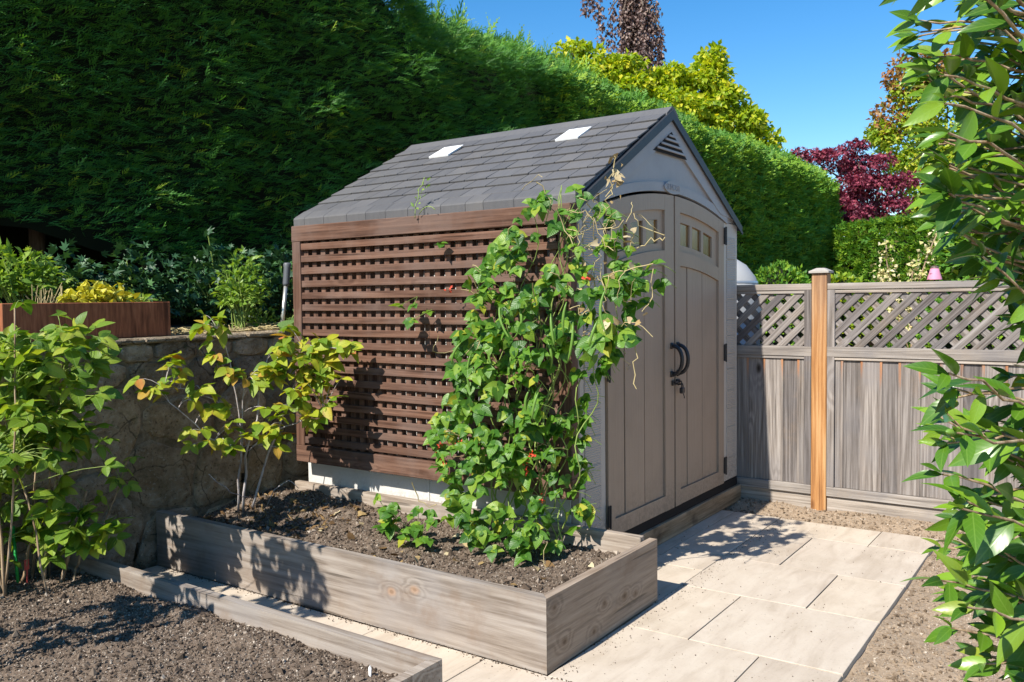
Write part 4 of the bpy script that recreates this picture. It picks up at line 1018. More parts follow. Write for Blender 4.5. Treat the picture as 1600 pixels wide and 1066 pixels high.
dr = []
for i in range(70):                                                     # dried shoots and tendrils, most of them at the upper right
    if i < 44: p = np.array([rng.uniform(-0.36, -0.15), rng.uniform(-0.5, -0.12), rng.uniform(1.25, 1.85)])
    else: h = heads[rng.randint(len(heads))]; p = h + rng.normal(0, 0.05, 3)
    q = p + norm(np.array([rng.normal(0, .5), rng.normal(-.1, .8), rng.normal(-0.1, .7)])) * rng.uniform(0.05, 0.2)
    dr.append(tube(curve(p, q, rng.normal(0, 0.025, 3), 7, 0.006), rng.uniform(0.0013, 0.0028), 4, False))
for (a, b) in (((-0.25, -0.30, 1.85), (-0.25, -0.345, 2.02)), ((-0.24, -0.30, 1.80), (-0.26, -0.36, 1.95)), ((-0.25, -0.45, 1.62), (-0.25, -0.58, 1.66)), ((-0.28, -0.3, 1.5), (-0.3, -0.55, 1.55)), ((-0.27, -0.44, 1.25), (-0.28, -0.46, 1.02))):
    dr.append(tube(curve(a, b, rng.normal(0, 0.012, 3), 9, 0.007), 0.0024, 5, False))
tubes_part('dry_tendrils', dr, M_dry, bean, kind='stuff')
n = 46; hp = np.array([[rng.uniform(-0.36, -0.16), rng.uniform(-0.48, -0.15), rng.uniform(1.3, 1.97)] for i in range(n)])
hp[:14] = np.array([-0.25, -0.34, 1.93]) + rng.normal(0, 0.022, (14, 3)) * [1, 1, 2.0]
merged('withered_leaves', T_bean, hp, frame(rdir(n) + [0, 0, -0.8], rdir(n)), rng.uniform(0.015, 0.045, n), M_litter, bean, lv=rng.uniform(0.55, 1, n), kind='stuff')
for i in range(15):                                                     # hanging pods
    z = rng.uniform(0.95, 1.62); yl, yr = vrow(z); y = rng.uniform(yr + 0.1, yl - 0.12); x = -0.36 - 0.08 * rng.rand()
    L = rng.uniform(0.10, 0.2); a = np.array([x, y, z]); b = a + np.array([rng.normal(0, .015), rng.normal(0, 0.035), -L])
    V, F = tube(curve(a, b, (-0.012, rng.normal(0, .015), 0), 8), [0.002, 0.0045, 0.006, 0.0065, 0.0065, 0.006, 0.0045, 0.0012], 7); part('bean_pod', (V, F), M_pod, bean, smooth=True)
for (y, z) in ((0.53, 0.70), (0.42, 0.73), (0.31, 0.74), (0.05, 0.68), (0.03, 0.64), (-0.28, 1.5), (0.62, 1.46), (-0.05, 0.52), (0.50, 0.63), (0.0, 0.71)):
    k = 9; c0 = np.array([-0.40 if y < 0.6 else -0.2, y, z]); pos = c0 + rng.normal(0, 0.009, (k, 3))
    merged('flower', T_quad, pos, frame(rdir(k), rdir(k)), rng.uniform(0.011, 0.02, k), M_red, bean)

# sprouting weed on the eave
wd = thing('eave_weed', (-0.03, 0.96, 1.92), 'tiny green vine shoot poking up over the roof eave above the trellis', 'weed')
tubes_part('stem', [tube(curve((-0.135, 0.90, 1.84), (-0.07, 0.885, 2.06), (0, .01, 0), 7, 0.004), 0.0022, 5), tube(curve((-0.125, 0.88, 1.86), (-0.135, 0.76, 1.875), (0, 0, 0.03), 6), 0.002, 5)], M_gstem, wd)
k = 16; tt = rng.rand(k); pos = np.array([-0.13, 0.90, 1.86]) + tt[:, None] * np.array([0.06, -0.015, 0.19]) + rng.normal(0, 0.012, (k, 3))
leaves(wd, T_small, pos, frame(rdir(k) + [0, 0, 0.2], rdir(k) + [-.5, 0, .8]), rng.uniform(0.02, 0.04, k), L_shrub)

# ------------------------------------------------------------------ RASPBERRIES
def raspberry(base_loc, label, group, canes, clusters, lm, cm, size, droop=0.35, crad=0.0045):
    t = thing('raspberry_plant', base_loc, label, 'raspberry', group)
    P = []; Q = []; Z = []; ct = []; sk = []
    for c in canes:
        V, F = tube(c[0], c[1], 7); part('cane', (V, F), cm, t, smooth=True)
    CP = np.vstack([c[0] for c in canes])
    for hp in clusters:
        hp = np.array(hp, float); near = CP[np.argmin(((CP - hp) ** 2).sum(1) + 0.6 * np.maximum(0, CP[:, 2] - hp[2] + 0.03))]
        o = hp - near; o[2] *= 0.3; o = norm(o + rng.normal(0, 0.06, 3) + np.array([-0.03, -0.03, 0]))
        tip = norm(o + np.array([0, 0, -droop]) + rng.normal(0, 0.25, 3)); nr = norm(np.array([-0.3, -0.25, 1]) + o * 0.25 + rng.normal(0, 0.3, 3))
        p, q, z = cluster(hp, tip, nr, rng.uniform(*size), 3 if rng.rand() < .8 else 5, 1.2, 0.15); P += p; Q += q; Z += z
        sk.append(tube(curve(near, hp, (0, 0, 0.02), 5), 0.0016, 4, False))
    leaves(t, T_rasp, np.array(P), np.array(Q), np.array(Z), lm)
    tubes_part('leaf_stalks', sk, cm if cm is M_pale else M_gstem, t, kind='stuff')
    return t
def cane(a, b, bow=(0, 0, 0), r0=0.006, r1=0.003, n=9, w=0.006): return (curve(a, b, bow, n, w), np.linspace(r0, r1, n))

D = [[-0.82, 1.77, 1.3], [-0.75, 1.73, 1.29], [-0.95, 1.86, 1.13], [-1.01, 1.89, 1.0], [-0.91, 1.83, 1.07], [-0.97, 1.86, 0.99], [-1.0, 1.88, 0.94], [-0.89, 1.81, 0.92], [-0.82, 1.76, 0.95], [-0.78, 1.74, 1.14], [-0.81, 1.75, 0.86], [-0.76, 1.72, 0.91], [-0.72, 1.7, 1.05], [-0.7, 1.68, 1.02], [-0.62, 1.62, 0.98], [-0.56, 1.56, 1.05], [-0.53, 1.54, 1.11], [-0.48, 1.49, 1.2], [-0.44, 1.45, 1.16], [-0.41, 1.41, 1.14], [-0.37, 1.38, 1.19], [-0.34, 1.35, 1.2], [-0.27, 1.27, 1.15], [-0.31, 1.31, 1.15], [-0.41, 1.41, 1.05], [-0.36, 1.37, 1.09], [-0.34, 1.33, 0.99], [-0.39, 1.39, 0.96], [-0.45, 1.44, 0.93], [-0.49, 1.49, 0.94], [-0.52, 1.52, 0.86], [-0.56, 1.56, 1.02], [-0.49, 1.49, 0.81], [-0.42, 1.41, 0.81], [-0.4, 1.38, 0.78], [-0.57, 1.56, 0.75], [-0.59, 1.57, 0.7], [-0.54, 1.52, 0.7], [-0.68, 1.65, 0.7], [-0.75, 1.69, 0.66], [-0.76, 1.71, 0.69], [-0.82, 1.75, 0.69], [-0.73, 1.69, 0.78], [-0.89, 1.8, 0.75], [-0.74, 1.69, 0.63], [-0.45, 1.46, 1.1], [-0.43, 1.43, 1.02],
     [-0.46, 1.5, 1.13], [-0.38, 1.42, 1.12], [-0.35, 1.38, 1.04], [-0.5, 1.55, 1.08], [-0.47, 1.5, 1.02], [-0.42, 1.46, 0.99], [-0.55, 1.6, 1.08], [-0.38, 1.44, 1.16], [-0.6, 1.62, 1.02]]
B0 = np.array([-0.52, 1.88, 0.23])
raspberry((-0.52, 1.88, 0.23), 'yellowing raspberry bush with pale bare canes in the tall raised bed', 'raspberry plants',
    [cane(B0, (-0.50, 1.66, 1.10), (-.03, 0, 0), .0085), cane(B0 + [.04, -.02, 0], (-0.40, 1.46, 1.12), (.03, .05, 0), .008), cane(B0 + [-.01, .03, 0], (-0.62, 1.70, 0.98), (0, 0, .02), .007),
     cane(B0 + [0, 0, .3], (-0.76, 1.74, 1.27), (.06, .02, 0), .005), cane(B0 + [0.01, -.05, .35], (-0.36, 1.38, 0.80), (0, 0, .03), .004), cane(B0 + [0, -.05, .38], (-1.0, 1.86, 0.97), (0.05, 0, .10), .004, .0025),
     cane((-0.72, 1.74, .62), (-0.98, 1.85, 0.90), (.02, 0, -0.02), .004, .0025), cane(B0 + [-.02, -.1, .1], (-0.85, 1.72, .52), (.02, -.04, -.05), .003, .002), cane(B0 + [.1, -.08, .02], (-0.34, 1.62, .36), (0, -.02, .09), .003, .002)],
    D + [list(np.array(q) + rng.normal(0, 0.05, 3) * [0.8, 0.6, 0.8]) for q in D[:2] * 3 + D[2:] * 1 + D[15:36]], L_yrasp, M_pale, (0.07, 0.10), 0.2)
CA = []
B1 = np.array([-1.70, 1.80, 0.12])
canA = []
for i in range(15):
    a = B1 + np.array([rng.uniform(-0.42, 0.14), rng.uniform(-0.12, 0.2), 0]); b = a + np.array([rng.normal(-0.02, 0.12), rng.normal(-0.08, 0.12), rng.uniform(0.75, 1.3)])
    b[0] = min(b[0], -1.5); b[1] = min(b[1], 2.0); canA.append(cane(a, b, (rng.normal(0, .03), rng.normal(0, .03), 0), rng.uniform(.005, .008), .003))
for i in range(250):
    z = rng.uniform(0.72, 1.31); u = rng.normal(0, 0.5, 2)
    CA.append([np.clip(-1.70 + 0.20 * u[0], -1.88, -1.50), np.clip(1.72 + 0.3 * u[1], 1.25, 2.02), z])
for i in range(115): CA.append([rng.uniform(-2.75, -2.3), rng.uniform(0.95, 1.45), rng.uniform(0.7, 1.85)])
for i in range(60): CA.append([np.clip(rng.normal(-1.80, .12), -2.0, -1.6), rng.uniform(1.86, 2.03), rng.uniform(0.25, 0.8)])
for i in range(7):
    a = B1 + np.array([rng.uniform(-1.0, -0.65), rng.uniform(-0.75, -0.4), 0]); canA.append(cane(a, a + np.array([rng.normal(0, 0.1), rng.normal(0, 0.1), rng.uniform(1.0, 1.45)]), (0, 0, 0), .007, .003))
CA += [[-1.60, 1.72, 1.36], [-1.44, 1.7, 1.30], [-1.72, 1.78, 1.42], [-1.46, 1.70, 1.18], [-1.44, 1.72, 1.1], [-1.42, 1.76, 0.98]]
raspberry((-1.75, 1.8, 0.12), 'tall dense green raspberry clump against the stone wall at the left edge', 'raspberry plants', canA, CA, L_rasp, M_cane, (0.055, 0.10), 0.12)
CB = []
for c in [(-1.60, 1.82, .56), (-1.63, 1.84, .52), (-1.57, 1.78, .55), (-1.59, 1.80, .48), (-1.64, 1.86, .40), (-1.62, 1.83, .36), (-1.55, 1.74, .42), (-1.52, 1.72, .45), (-1.50, 1.68, .47), (-1.47, 1.65, .42), (-1.45, 1.62, .37), (-1.53, 1.71, .37), (-1.50, 1.67, .34), (-1.56, 1.75, .33), (-1.58, 1.77, .39), (-1.66, 1.85, .45)]:
    CB.append([c[0] + rng.normal(0, .01) - 0.03, c[1] + rng.normal(0, .01) - 0.05, c[2]])
raspberry((-1.62, 1.83, 0.12), 'short pruned raspberry stubs with a few big ribbed leaves in the low bed', 'raspberry plants',
    [cane((-1.645, 1.87, .10), (-1.572, 1.825, .655), (0, 0, 0), .0095, .007, 9, .004), cane((-1.607, 1.82, .10), (-1.505, 1.715, .555), (0.01, 0, 0), .0095, .007, 9, .004), cane((-1.55, 1.80, .10), (-1.49, 1.76, .34), (0, 0, 0), .006, .005), cane((-1.72, 1.9, .10), (-1.66, 1.86, .5), (0, 0, 0), .007, .005)],
    CB + [[c[0] + rng.normal(0, .03), c[1] + rng.normal(0, .03), c[2] + rng.normal(0, .03)] for c in CB], L_rasp, M_cane, (0.08, 0.115), 0.25)
raspberry((-1.33, 1.78, 0.02), 'small shaded raspberry sucker in front of the stone wall between the two beds', 'raspberry plants',
    [cane((-1.47, 1.9, .1), (-1.28, 1.72, .68), (0.02, 0, .03), .004, .0025)], [(-1.28, 1.7, .68), (-1.30, 1.72, .62), (-1.34, 1.75, .58), (-1.31, 1.70, .55), (-1.36, 1.76, .64), (-1.38, 1.8, .50)], L_rasp, M_cane, (0.05, 0.075))

# small things stuck in the soil
sk = thing('garden_stake', (-1.72, 1.91, 0.1), 'thin bright green plastic stake among the raspberry canes', 'stake')
part('rod', tube([(-1.722, 1.913, 0.08), (-1.7265, 1.937, 0.40)], 0.007, 8), M_greenp, sk, smooth=True); part('cap', tube([(-1.7265, 1.937, 0.40), (-1.7268, 1.939, 0.412)], 0.009, 8), M_greenp, sk)
tg = thing('plant_tag', (-1.70, 1.88, 0.15), 'small red plastic plant tag at the foot of the green stake', 'plant tag')
part('tag_face', box(-1.712, -1.690, 1.878, 1.881, 0.215, 0.262, 0.003), M_redtag, tg); part('spike', prism([(-1.705, 0.2149), (-1.697, 0.2149), (-1.701, 0.11)], 'xz', 1.878, 1.8805), M_redtag, tg)
mk = thing('plant_marker', (-1.515, -0.08, 0.1), 'slim white marker stick standing in the low bed beside its corner', 'plant marker')
part('stick', tube([(-1.519, -0.075, 0.10), (-1.522, -0.078, 0.168)], 0.0055, 8), M_whitep, mk, smooth=True); part('tip', tube([(-1.522, -0.078, 0.1681), (-1.5223, -0.0783, 0.174)], [0.0045, 0.002], 8), M_whitep, mk)
n = 70; x = rng.uniform(-0.84, -0.1, n); y = rng.uniform(-0.3, 1.95, n)
merged('leaf_litter', T_bean, np.stack([x, y, bed1_z(x, y) + 0.012], -1), frame(rdir(n) * [1, 1, 0.3], rdir(n, 0.4) + [0, 0, 1]), rng.uniform(0.015, 0.05, n), M_litter, bed, kind='stuff')
n = 150; x = rng.uniform(-0.75, -0.15, n); y = rng.uniform(1.2, 2.0, n)
merged('bark_litter', T_bits, np.stack([x, y, bed1_z(x, y) + 0.012], -1), rrot(n), np.stack([rng.uniform(.01, .035, n), rng.uniform(.004, .01, n), rng.uniform(.004, .01, n)], -1), M_litter, bed, lv=rng.uniform(0, .7, n), smooth=False, kind='stuff')

# ------------------------------------------------------------------ TERRACE PLANTS
def dome_plant(name, loc, label, cat, centre, r, n, tm, lm, size, up=0.6, group=None, down=0.0, stemmat=None, limit=300, lname='leaf'):
    t = thing(name, loc, label, cat, group)
    d = norm(rdir(n)); d[:, 2] = np.abs(d[:, 2]) * (1 - down) + d[:, 2] * down
    k = rng.rand(n) ** 0.45
    lump = 1 + 0.22 * np.sin(d[:, 0] * 7 + 1) * np.cos(d[:, 1] * 6 + d[:, 2] * 5)
    pos = np.array(centre) + d * np.array(r) * (k * lump)[:, None]
    tip = norm(d + rdir(n, 0.5) + [0, 0, -0.1]); nr = norm(d * 0.5 + rdir(n, 0.4) + [0, 0, up])
    sz = rng.uniform(size[0], size[1], n)
    if limit: leaves(t, tm, pos, frame(tip, nr), sz, lm, lname, limit)
    else: merged('foliage', tm, pos, frame(tip, nr), sz, lm, t)
    st = [tube(curve(np.array(loc) + rng.normal(0, 0.02, 3) * [1, 1, 0], pos[i], (0, 0, 0.02), 5), 0.003 * max(1, np.mean(r) / 0.25), 4, False) for i in rng.choice(n, min(n, 24), False)]
    tubes_part('stems', st, stemmat or M_gstem, t, kind='stuff')
    return t
dome_plant('golden_plant', (-1.03, 2.40, 1.39), 'bright yellow leafy mound growing in the rusty planter box', 'plant', (-1.03, 2.40, 1.415), (0.20, 0.13, 0.10), 420, T_bean, L_ylow, (0.025, 0.045))
dome_plant('low_herb', (-0.80, 2.45, 1.39), 'thin grey green herb at the right end of the planter box', 'plant', (-0.80, 2.43, 1.41), (0.09, 0.08, 0.06), 60, T_small, L_shrub, (0.03, 0.06))
gs = []
for i in range(26):
    p = np.array([rng.uniform(-1.35, -1.18), rng.uniform(2.35, 2.5), 1.39]); gs.append(tube(curve(p, p + np.array([rng.normal(0, .04), rng.normal(0, .03), rng.uniform(.05, .14)]), (0, 0, 0), 4), 0.0018, 4, False))
gt = thing('dry_grass_tuft', (-1.27, 2.42, 1.39), 'tuft of dry brown stalks at the left of the yellow planter mound', 'plant'); tubes_part('stalks', gs, M_dry, gt, kind='stuff')
dome_plant('leafy_shrub', (0.02, 2.55, 1.2), 'light green upright leafy shrub standing on the terrace behind the wall', 'shrub', (0.03, 2.55, 1.40), (0.17, 0.15, 0.33), 620, T_lobe, L_shrub, (0.03, 0.055))
dome_plant('leafy_shrub', (0.22, 2.6, 1.2), 'low spreading green shoots beside the tool handle', 'shrub', (0.20, 2.62, 1.25), (0.18, 0.14, 0.12), 200, T_lobe, L_shrub, (0.025, 0.045))
dome_plant('leafy_shrub', (-1.22, 2.75, 1.2), 'mid green rounded shrub at the left behind the planter box', 'shrub', (-1.25, 2.85, 1.48), (0.30, 0.22, 0.24), 700, T_lobe, L_shrub, (0.04, 0.07))
sq = thing('squash_plant', (0.12, 2.16, 1.2), 'few broad pale squash leaves at the wall top beside the trellis', 'plant')
k = 9; pos = np.array([(0.10, 2.13, 1.27), (0.14, 2.17, 1.33), (0.17, 2.12, 1.24), (0.03, 2.12, 1.25), (0.06, 2.15, 1.30), (0.2, 2.2, 1.3), (-0.03, 2.1, 1.25), (0.12, 2.1, 1.22), (0.08, 2.2, 1.27)])
leaves(sq, T_bean, pos, frame(norm(rdir(k) * [1, .6, .3] + [0, -0.6, -0.3]), norm(rdir(k, 0.25) + [-0.2, -0.25, 1])), rng.uniform(0.10, 0.15, k), L_squash)
tubes_part('stems', [tube(curve((0.12, 2.22, 1.2), p, (0, 0, 0.02), 5), 0.004, 5, False) for p in pos], M_gstem, sq, kind='stuff')
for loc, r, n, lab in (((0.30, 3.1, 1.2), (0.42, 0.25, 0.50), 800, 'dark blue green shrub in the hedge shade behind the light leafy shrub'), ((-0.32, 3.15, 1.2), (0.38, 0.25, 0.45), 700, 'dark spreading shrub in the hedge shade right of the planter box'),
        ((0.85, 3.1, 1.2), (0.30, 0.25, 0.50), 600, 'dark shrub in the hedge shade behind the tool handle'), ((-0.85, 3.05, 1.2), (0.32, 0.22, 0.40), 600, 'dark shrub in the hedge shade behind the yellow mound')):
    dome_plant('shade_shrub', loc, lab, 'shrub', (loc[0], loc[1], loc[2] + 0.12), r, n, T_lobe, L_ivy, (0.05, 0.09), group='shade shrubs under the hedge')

# ------------------------------------------------------------------ CAMELLIA in the right foreground
camr = np.array(_R); camf = FWD - np.array([0, 0, FWD[2]]); camf /= np.linalg.norm(camf); cr = np.array([camr[0], camr[1], 0]); cr /= np.linalg.norm(cr)
TR = np.array([-1.19, -2.23, 0.0])
cml = thing('camellia_shrub', tuple(TR), 'large glossy leaved camellia shrub filling the right foreground', 'shrub')
LZ = np.array([(0.40, 0.50), (0.55, 0.53), (0.62, 0.50), (0.70, 0.55), (0.78, 0.63), (0.86, 0.62), (0.93, 0.50), (1.02, 0.55), (1.08, 0.63), (1.2, 0.60), (1.28, 0.62), (1.33, 0.55), (1.36, 0.44), (1.43, 0.46), (1.49, 0.52), (1.56, 0.58), (1.64, 0.58), (1.70, 0.58), (1.76, 0.61), (1.84, 0.59), (1.93, 0.64), (2.01, 0.65), (2.3, 0.66)])
trunk = [(curve(TR, TR + [0.02, 0.02, 2.2], (0.03, -0.02, 0), 10, 0.015), np.linspace(0.03, 0.012, 10)), (curve(TR + [0, 0, .3], TR - cr * 0.18 + [0, 0, 1.7], (0.0, 0.0, 0), 9, 0.015), np.linspace(0.02, 0.008, 9)), (curve(TR + [0, 0, .2], TR - cr * 0.12 + camf * 0.15 + [0, 0, 1.3], (0, 0, 0), 8, 0.015), np.linspace(0.018, 0.008, 8))]
for p, r in trunk: part('trunk', tube(p, r, 8), M_bark, cml, smooth=True)
P = []; Q = []; Z = []; tws = []; buds = []
for i in range(520):
    z = rng.uniform(0.48, 2.30) if i < 330 else rng.uniform(1.4, 2.4); f = rng.uniform(-0.55, 0.36); d = 1.87 + f
    L = np.interp(z, LZ[:, 0], LZ[:, 1]); L = 1.50 - (1.50 - L) * d / 1.8
    u = (1.0 if i % 6 == 0 else rng.uniform(0.0, 0.88)) * (1 - 0.25 * abs(f) / 0.42 * (i % 3 != 0))
    L -= 0.05 + 0.035 * (z < 1.42); tip = TR - cr * L * u + camf * f + [0, 0, z]
    start = TR - cr * max(-0.05, L * u - rng.uniform(0.30, 0.42)) * 0.9 + camf * f * 0.55 + [0, 0, max(0.25, z - rng.uniform(0.02, 0.2))]
    c = curve(start, tip, (0, 0, rng.uniform(-0.02, 0.04)), 9, 0.004); tws.append(tube(c, np.linspace(0.0042, 0.0020, 9), 5, False))
    nl = rng.randint(6, 9); tt = np.concatenate([np.linspace(0.22, 0.95, nl), [1.0, 1.0]])
    dirn = norm(c[-1] - c[-4]); side0 = norm(np.cross(dirn, [0, 0, 1])); ph = rng.uniform(0, 6.28)
    for k, t_ in enumerate(tt):
        pp = np.array([np.interp(t_, np.linspace(0, 1, 9), c[:, a]) for a in range(3)]); an = ph + k * 2.4
        s_ = side0 * math.cos(an) + np.array([0, 0, 1]) * math.sin(an) * 0.75
        tp = norm(dirn * (0.75 if k < nl else 1.1) + s_ * 0.85 + np.array([0, 0, -0.12]) + rng.normal(0, 0.15, 3))
        nm = norm(np.array([-0.62, -0.12, 0.72]) + s_ * 0.2 - dirn * 0.1 + rng.normal(0, 0.33, 3))
        P.append(pp); Q.append(frame(tp[None], nm[None])[0]); Z.append(rng.uniform(0.062, 0.104) * (0.75 if k >= nl else 1))
    if i % 2 == 0: buds.append((tip, dirn))
leaves(cml, T_cam, np.array(P), np.array(Q), np.array(Z), L_cam)
tubes_part('twigs', tws, M_cane, cml, kind='stuff')
for p, d in buds[:30]: part('bud', tube([p, p + d * 0.008, p + d * 0.018, p + d * 0.024], [0.003, 0.0065, 0.005, 0.0008], 7), M_pod, cml, smooth=True)

# ------------------------------------------------------------------ TALL HEDGE
hedge = thing('cypress_hedge', (7.0, 4.3, 1.2), 'towering dark cypress hedge running behind the wall and the shed', 'hedge')
HX0, HX1, HY = -5.5, 19.2, 3.72
def htop(x): return 4.42 + 0.7 * (1 - np.clip((x - 2.6) / 0.9, 0, 1)) + 0.18 * (vnoise(x * 0.9, 0 * x + 3, 31, 3) - 0.5) - 0.25 * np.clip((x - 17.3) / 1.9, 0, 1) ** 2
def hbot(x): return np.interp(x, [-5.5, -1.2, -0.4, 0.3, 1.2, 2.5, 5], [2.05, 2.0, 1.95, 1.72, 1.55, 1.4, 1.2])
def bulge(x, z): return (0.42 * (vnoise(x * 1.1, z * 1.9, 33, 4) - 0.5) + 0.34 * (vnoise(x * 2.6, z * 5.0, 35, 3) - 0.5)) * np.where(x > 6, 0.45, 1.0)
def hy(x): return HY + 0.11 * np.clip(2.6 - x, 0, None)
RS = 0.34                                                            # shoulder radius
V, T = sheet(np.arange(HX0, HX1, 0.5), np.linspace(0, 1, 9), lambda x, y: 0 * x)
tx = V[:, 0]; ty = V[:, 1]; zz = hbot(tx) + (htop(tx) - 0.28 - hbot(tx)) * np.clip(ty / 0.75, 0, 1); yy = hy(tx) + 0.30 + bulge(tx, zz) + np.clip((ty - 0.75) / 0.25, 0, 1) * 1.0
C1 = np.stack([tx, yy, zz], -1)
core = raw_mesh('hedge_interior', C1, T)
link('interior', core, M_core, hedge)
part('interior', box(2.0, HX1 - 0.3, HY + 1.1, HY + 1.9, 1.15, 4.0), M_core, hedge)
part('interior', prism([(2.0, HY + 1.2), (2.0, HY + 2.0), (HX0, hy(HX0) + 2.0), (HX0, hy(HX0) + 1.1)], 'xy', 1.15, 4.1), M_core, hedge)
for xx in np.arange(-4.5, 19, 0.85):
    part('trunk', tube(curve((xx + rng.normal(0, .1), hy(xx) + 0.62 + rng.normal(0, .08), 1.1), (xx + rng.normal(0, .1), hy(xx) + 0.66, 3.0), (0, 0, 0), 5, 0.03), 0.06, 6), M_bark, hedge, smooth=True)
T_fr = [frond(8, 0.5, d, 0.045, 0.34) for d in (0.25, 0.5, 0.75)]
T_fs = [frond(4, 0.8, d, 0.10, 0.55) for d in (0.1, 0.4)]
def hedge_sprays(n, xa, xb, size, tm, mat, out, face_lv, nm):
    x = xa + (xb - xa) * rng.rand(n); t = rng.rand(n) ** 0.92
    H = htop(x); B = hbot(x); arc = (H - B - RS) + RS * 1.57 + 0.9; s = t * arc
    onface = s < (H - B - RS); ang = np.clip((s - (H - B - RS)) / RS, 0, 1.57); flat = np.clip(s - (H - B - RS) - RS * 1.57, 0, None)
    z = np.where(onface, B + s, H - RS + RS * np.sin(ang)); y = hy(x) + np.where(onface, 0, RS * (1 - np.cos(ang)) + flat)
    y = y + bulge(x, z) * np.cos(ang); z = z + np.where(onface, 0, bulge(x * 1.7, y * 2) * 0.8)
    dep = rng.rand(n) ** 2.0 * 0.2 - 0.03; nrm_ = np.stack([0 * x, -np.cos(ang), np.sin(ang)], -1)
    pos = np.stack([x, y, z], -1) - nrm_ * dep[:, None] + rdir(n, 0.02)
    dirv = nrm_ * out + np.stack([rng.normal(0.55, 0.35, n), np.zeros(n), rng.normal(0.4, 0.3, n)], -1)
    up = np.stack([rng.normal(0, .45, n), -0.6 + rng.normal(0, .35, n), 0.9 + 0 * x], -1)
    sz = rng.uniform(0.6, 1.25, n) * size
    lv = np.clip(rng.rand(n) * 0.55 + 0.45 * vnoise(x * 2.2, z * 4.0, 41, 4) - 0.1 + 0.30 * (ang > 0.6), 0, 0.995)  # top sprays pushed up the leaf ramp to paint sunlit tips
    merged(nm, tm, pos, frame(norm(dirv), up), sz, mat, hedge, lv=lv, kind='stuff')
hedge_sprays(52000, -2.3, 6.2, 0.125, T_fr, L_hedge, 0.8, 0, 'sprays')
hedge_sprays(2500, -5.5, -2.3, 0.3, T_fs, L_hedge, 0.8, 0, 'side_sprays')
hedge_sprays(17000, 5.6, 13.0, 0.15, T_fs, L_trim, 0.85, 0, 'trimmed_sprays')
hedge_sprays(11000, 12.5, HX1, 0.19, T_fs, L_trim, 0.85, 0, 'far_sprays')
# loose tips along the top and the end face of the hedge
n = 1500; x = rng.uniform(0, 7, n); y = hy(x) + rng.uniform(0.1, 1.0, n)
merged('top_tips', T_fr, np.stack([x, y, htop(x) + rng.uniform(-0.12, 0.10, n)], -1), frame(norm(rdir(n, 0.5) + [0.2, -0.2, 0.9]), rdir(n)), rng.uniform(0.12, 0.30, n), L_hedge, hedge, lv=rng.uniform(0.5, 1, n), kind='stuff')
n = 3200; a = rng.rand(n) * 1.57; z = rng.uniform(1.2, 4.15, n); yy = HY + 0.5 - 0.5 * np.cos(a) + rng.rand(n) * 1.0 * (a > 1.3)
merged('end_sprays', T_fs, np.stack([HX1 - 0.5 + 0.5 * np.sin(a), yy, z], -1), frame(norm(np.stack([np.sin(a), -np.cos(a), 0.5 + 0 * a], -1) + rdir(n, 0.4)), rdir(n) + [0, -0.5, 1]), rng.uniform(0.12, 0.26, n), L_trim, hedge, kind='stuff')

# ------------------------------------------------------------------ TREES AND PLANTS BEYOND
def crown(parent, blobs, n, tm, lm, size, m_name='crown', up=0.5, drop=0.0):
    vol = np.array([b[1][0] * b[1][1] * b[1][2] for b in blobs]) ** 0.75; pk = rng.choice(len(blobs), n, p=vol / vol.sum())
    c = np.array([b[0] for b in blobs])[pk]; r = np.array([b[1] for b in blobs])[pk]
    d = norm(rdir(n)); k = rng.rand(n) ** 0.24
    f = 1 + 0.18 * np.sin(d[:, 0] * 9 + pk) * np.sin(d[:, 1] * 8 + pk * 2) * np.cos(d[:, 2] * 7)
    pos = c + d * r * (k * f)[:, None]
    tip = norm(d + rdir(n, 0.7) + [0, 0, -0.2 - drop]); nr = norm(d * 0.6 + rdir(n, 0.45) + [0, 0, up])
    lv = np.clip(rng.rand(n) * 0.7 + 0.3 * rng.rand(len(blobs))[pk], 0, .995)
    return merged(m_name, tm, pos, frame(tip, nr), rng.uniform(size[0], size[1], n), lm, parent, lv=lv)
def lumpy(BL, k=7, q=0.42):
    out = [(c, tuple(x * 0.85 for x in rr)) for c, rr in BL]
    for c, rr in BL:
        for i in range(k):
            d = norm(rng.normal(0, 1, 3)); d[2] = abs(d[2]) * 0.8 - 0.1; s = q * rng.uniform(0.7, 1.2)
            out.append((tuple(np.array(c) + d * np.array(rr) * 0.78), (rr[0] * s, rr[1] * s, rr[2] * s * 0.8)))
    return out
def limbs(parent, base, top, blobs, r0):
    part('trunk', tube(curve(base, top, (0.05, 0.05, 0), 8, 0.04), np.linspace(r0, r0 * 0.4, 8), 8), M_bark, parent, smooth=True)
    b = np.array(base, float); tpt = np.array(top, float)
    tubes_part('limbs', [tube(curve(b + (tpt - b) * rng.uniform(0.45, 0.95), np.array(bl[0]), (0, 0, 0.1), 6, 0.03), np.linspace(r0 * 0.4, r0 * 0.1, 6), 5, False) for bl in blobs], M_bark, parent)

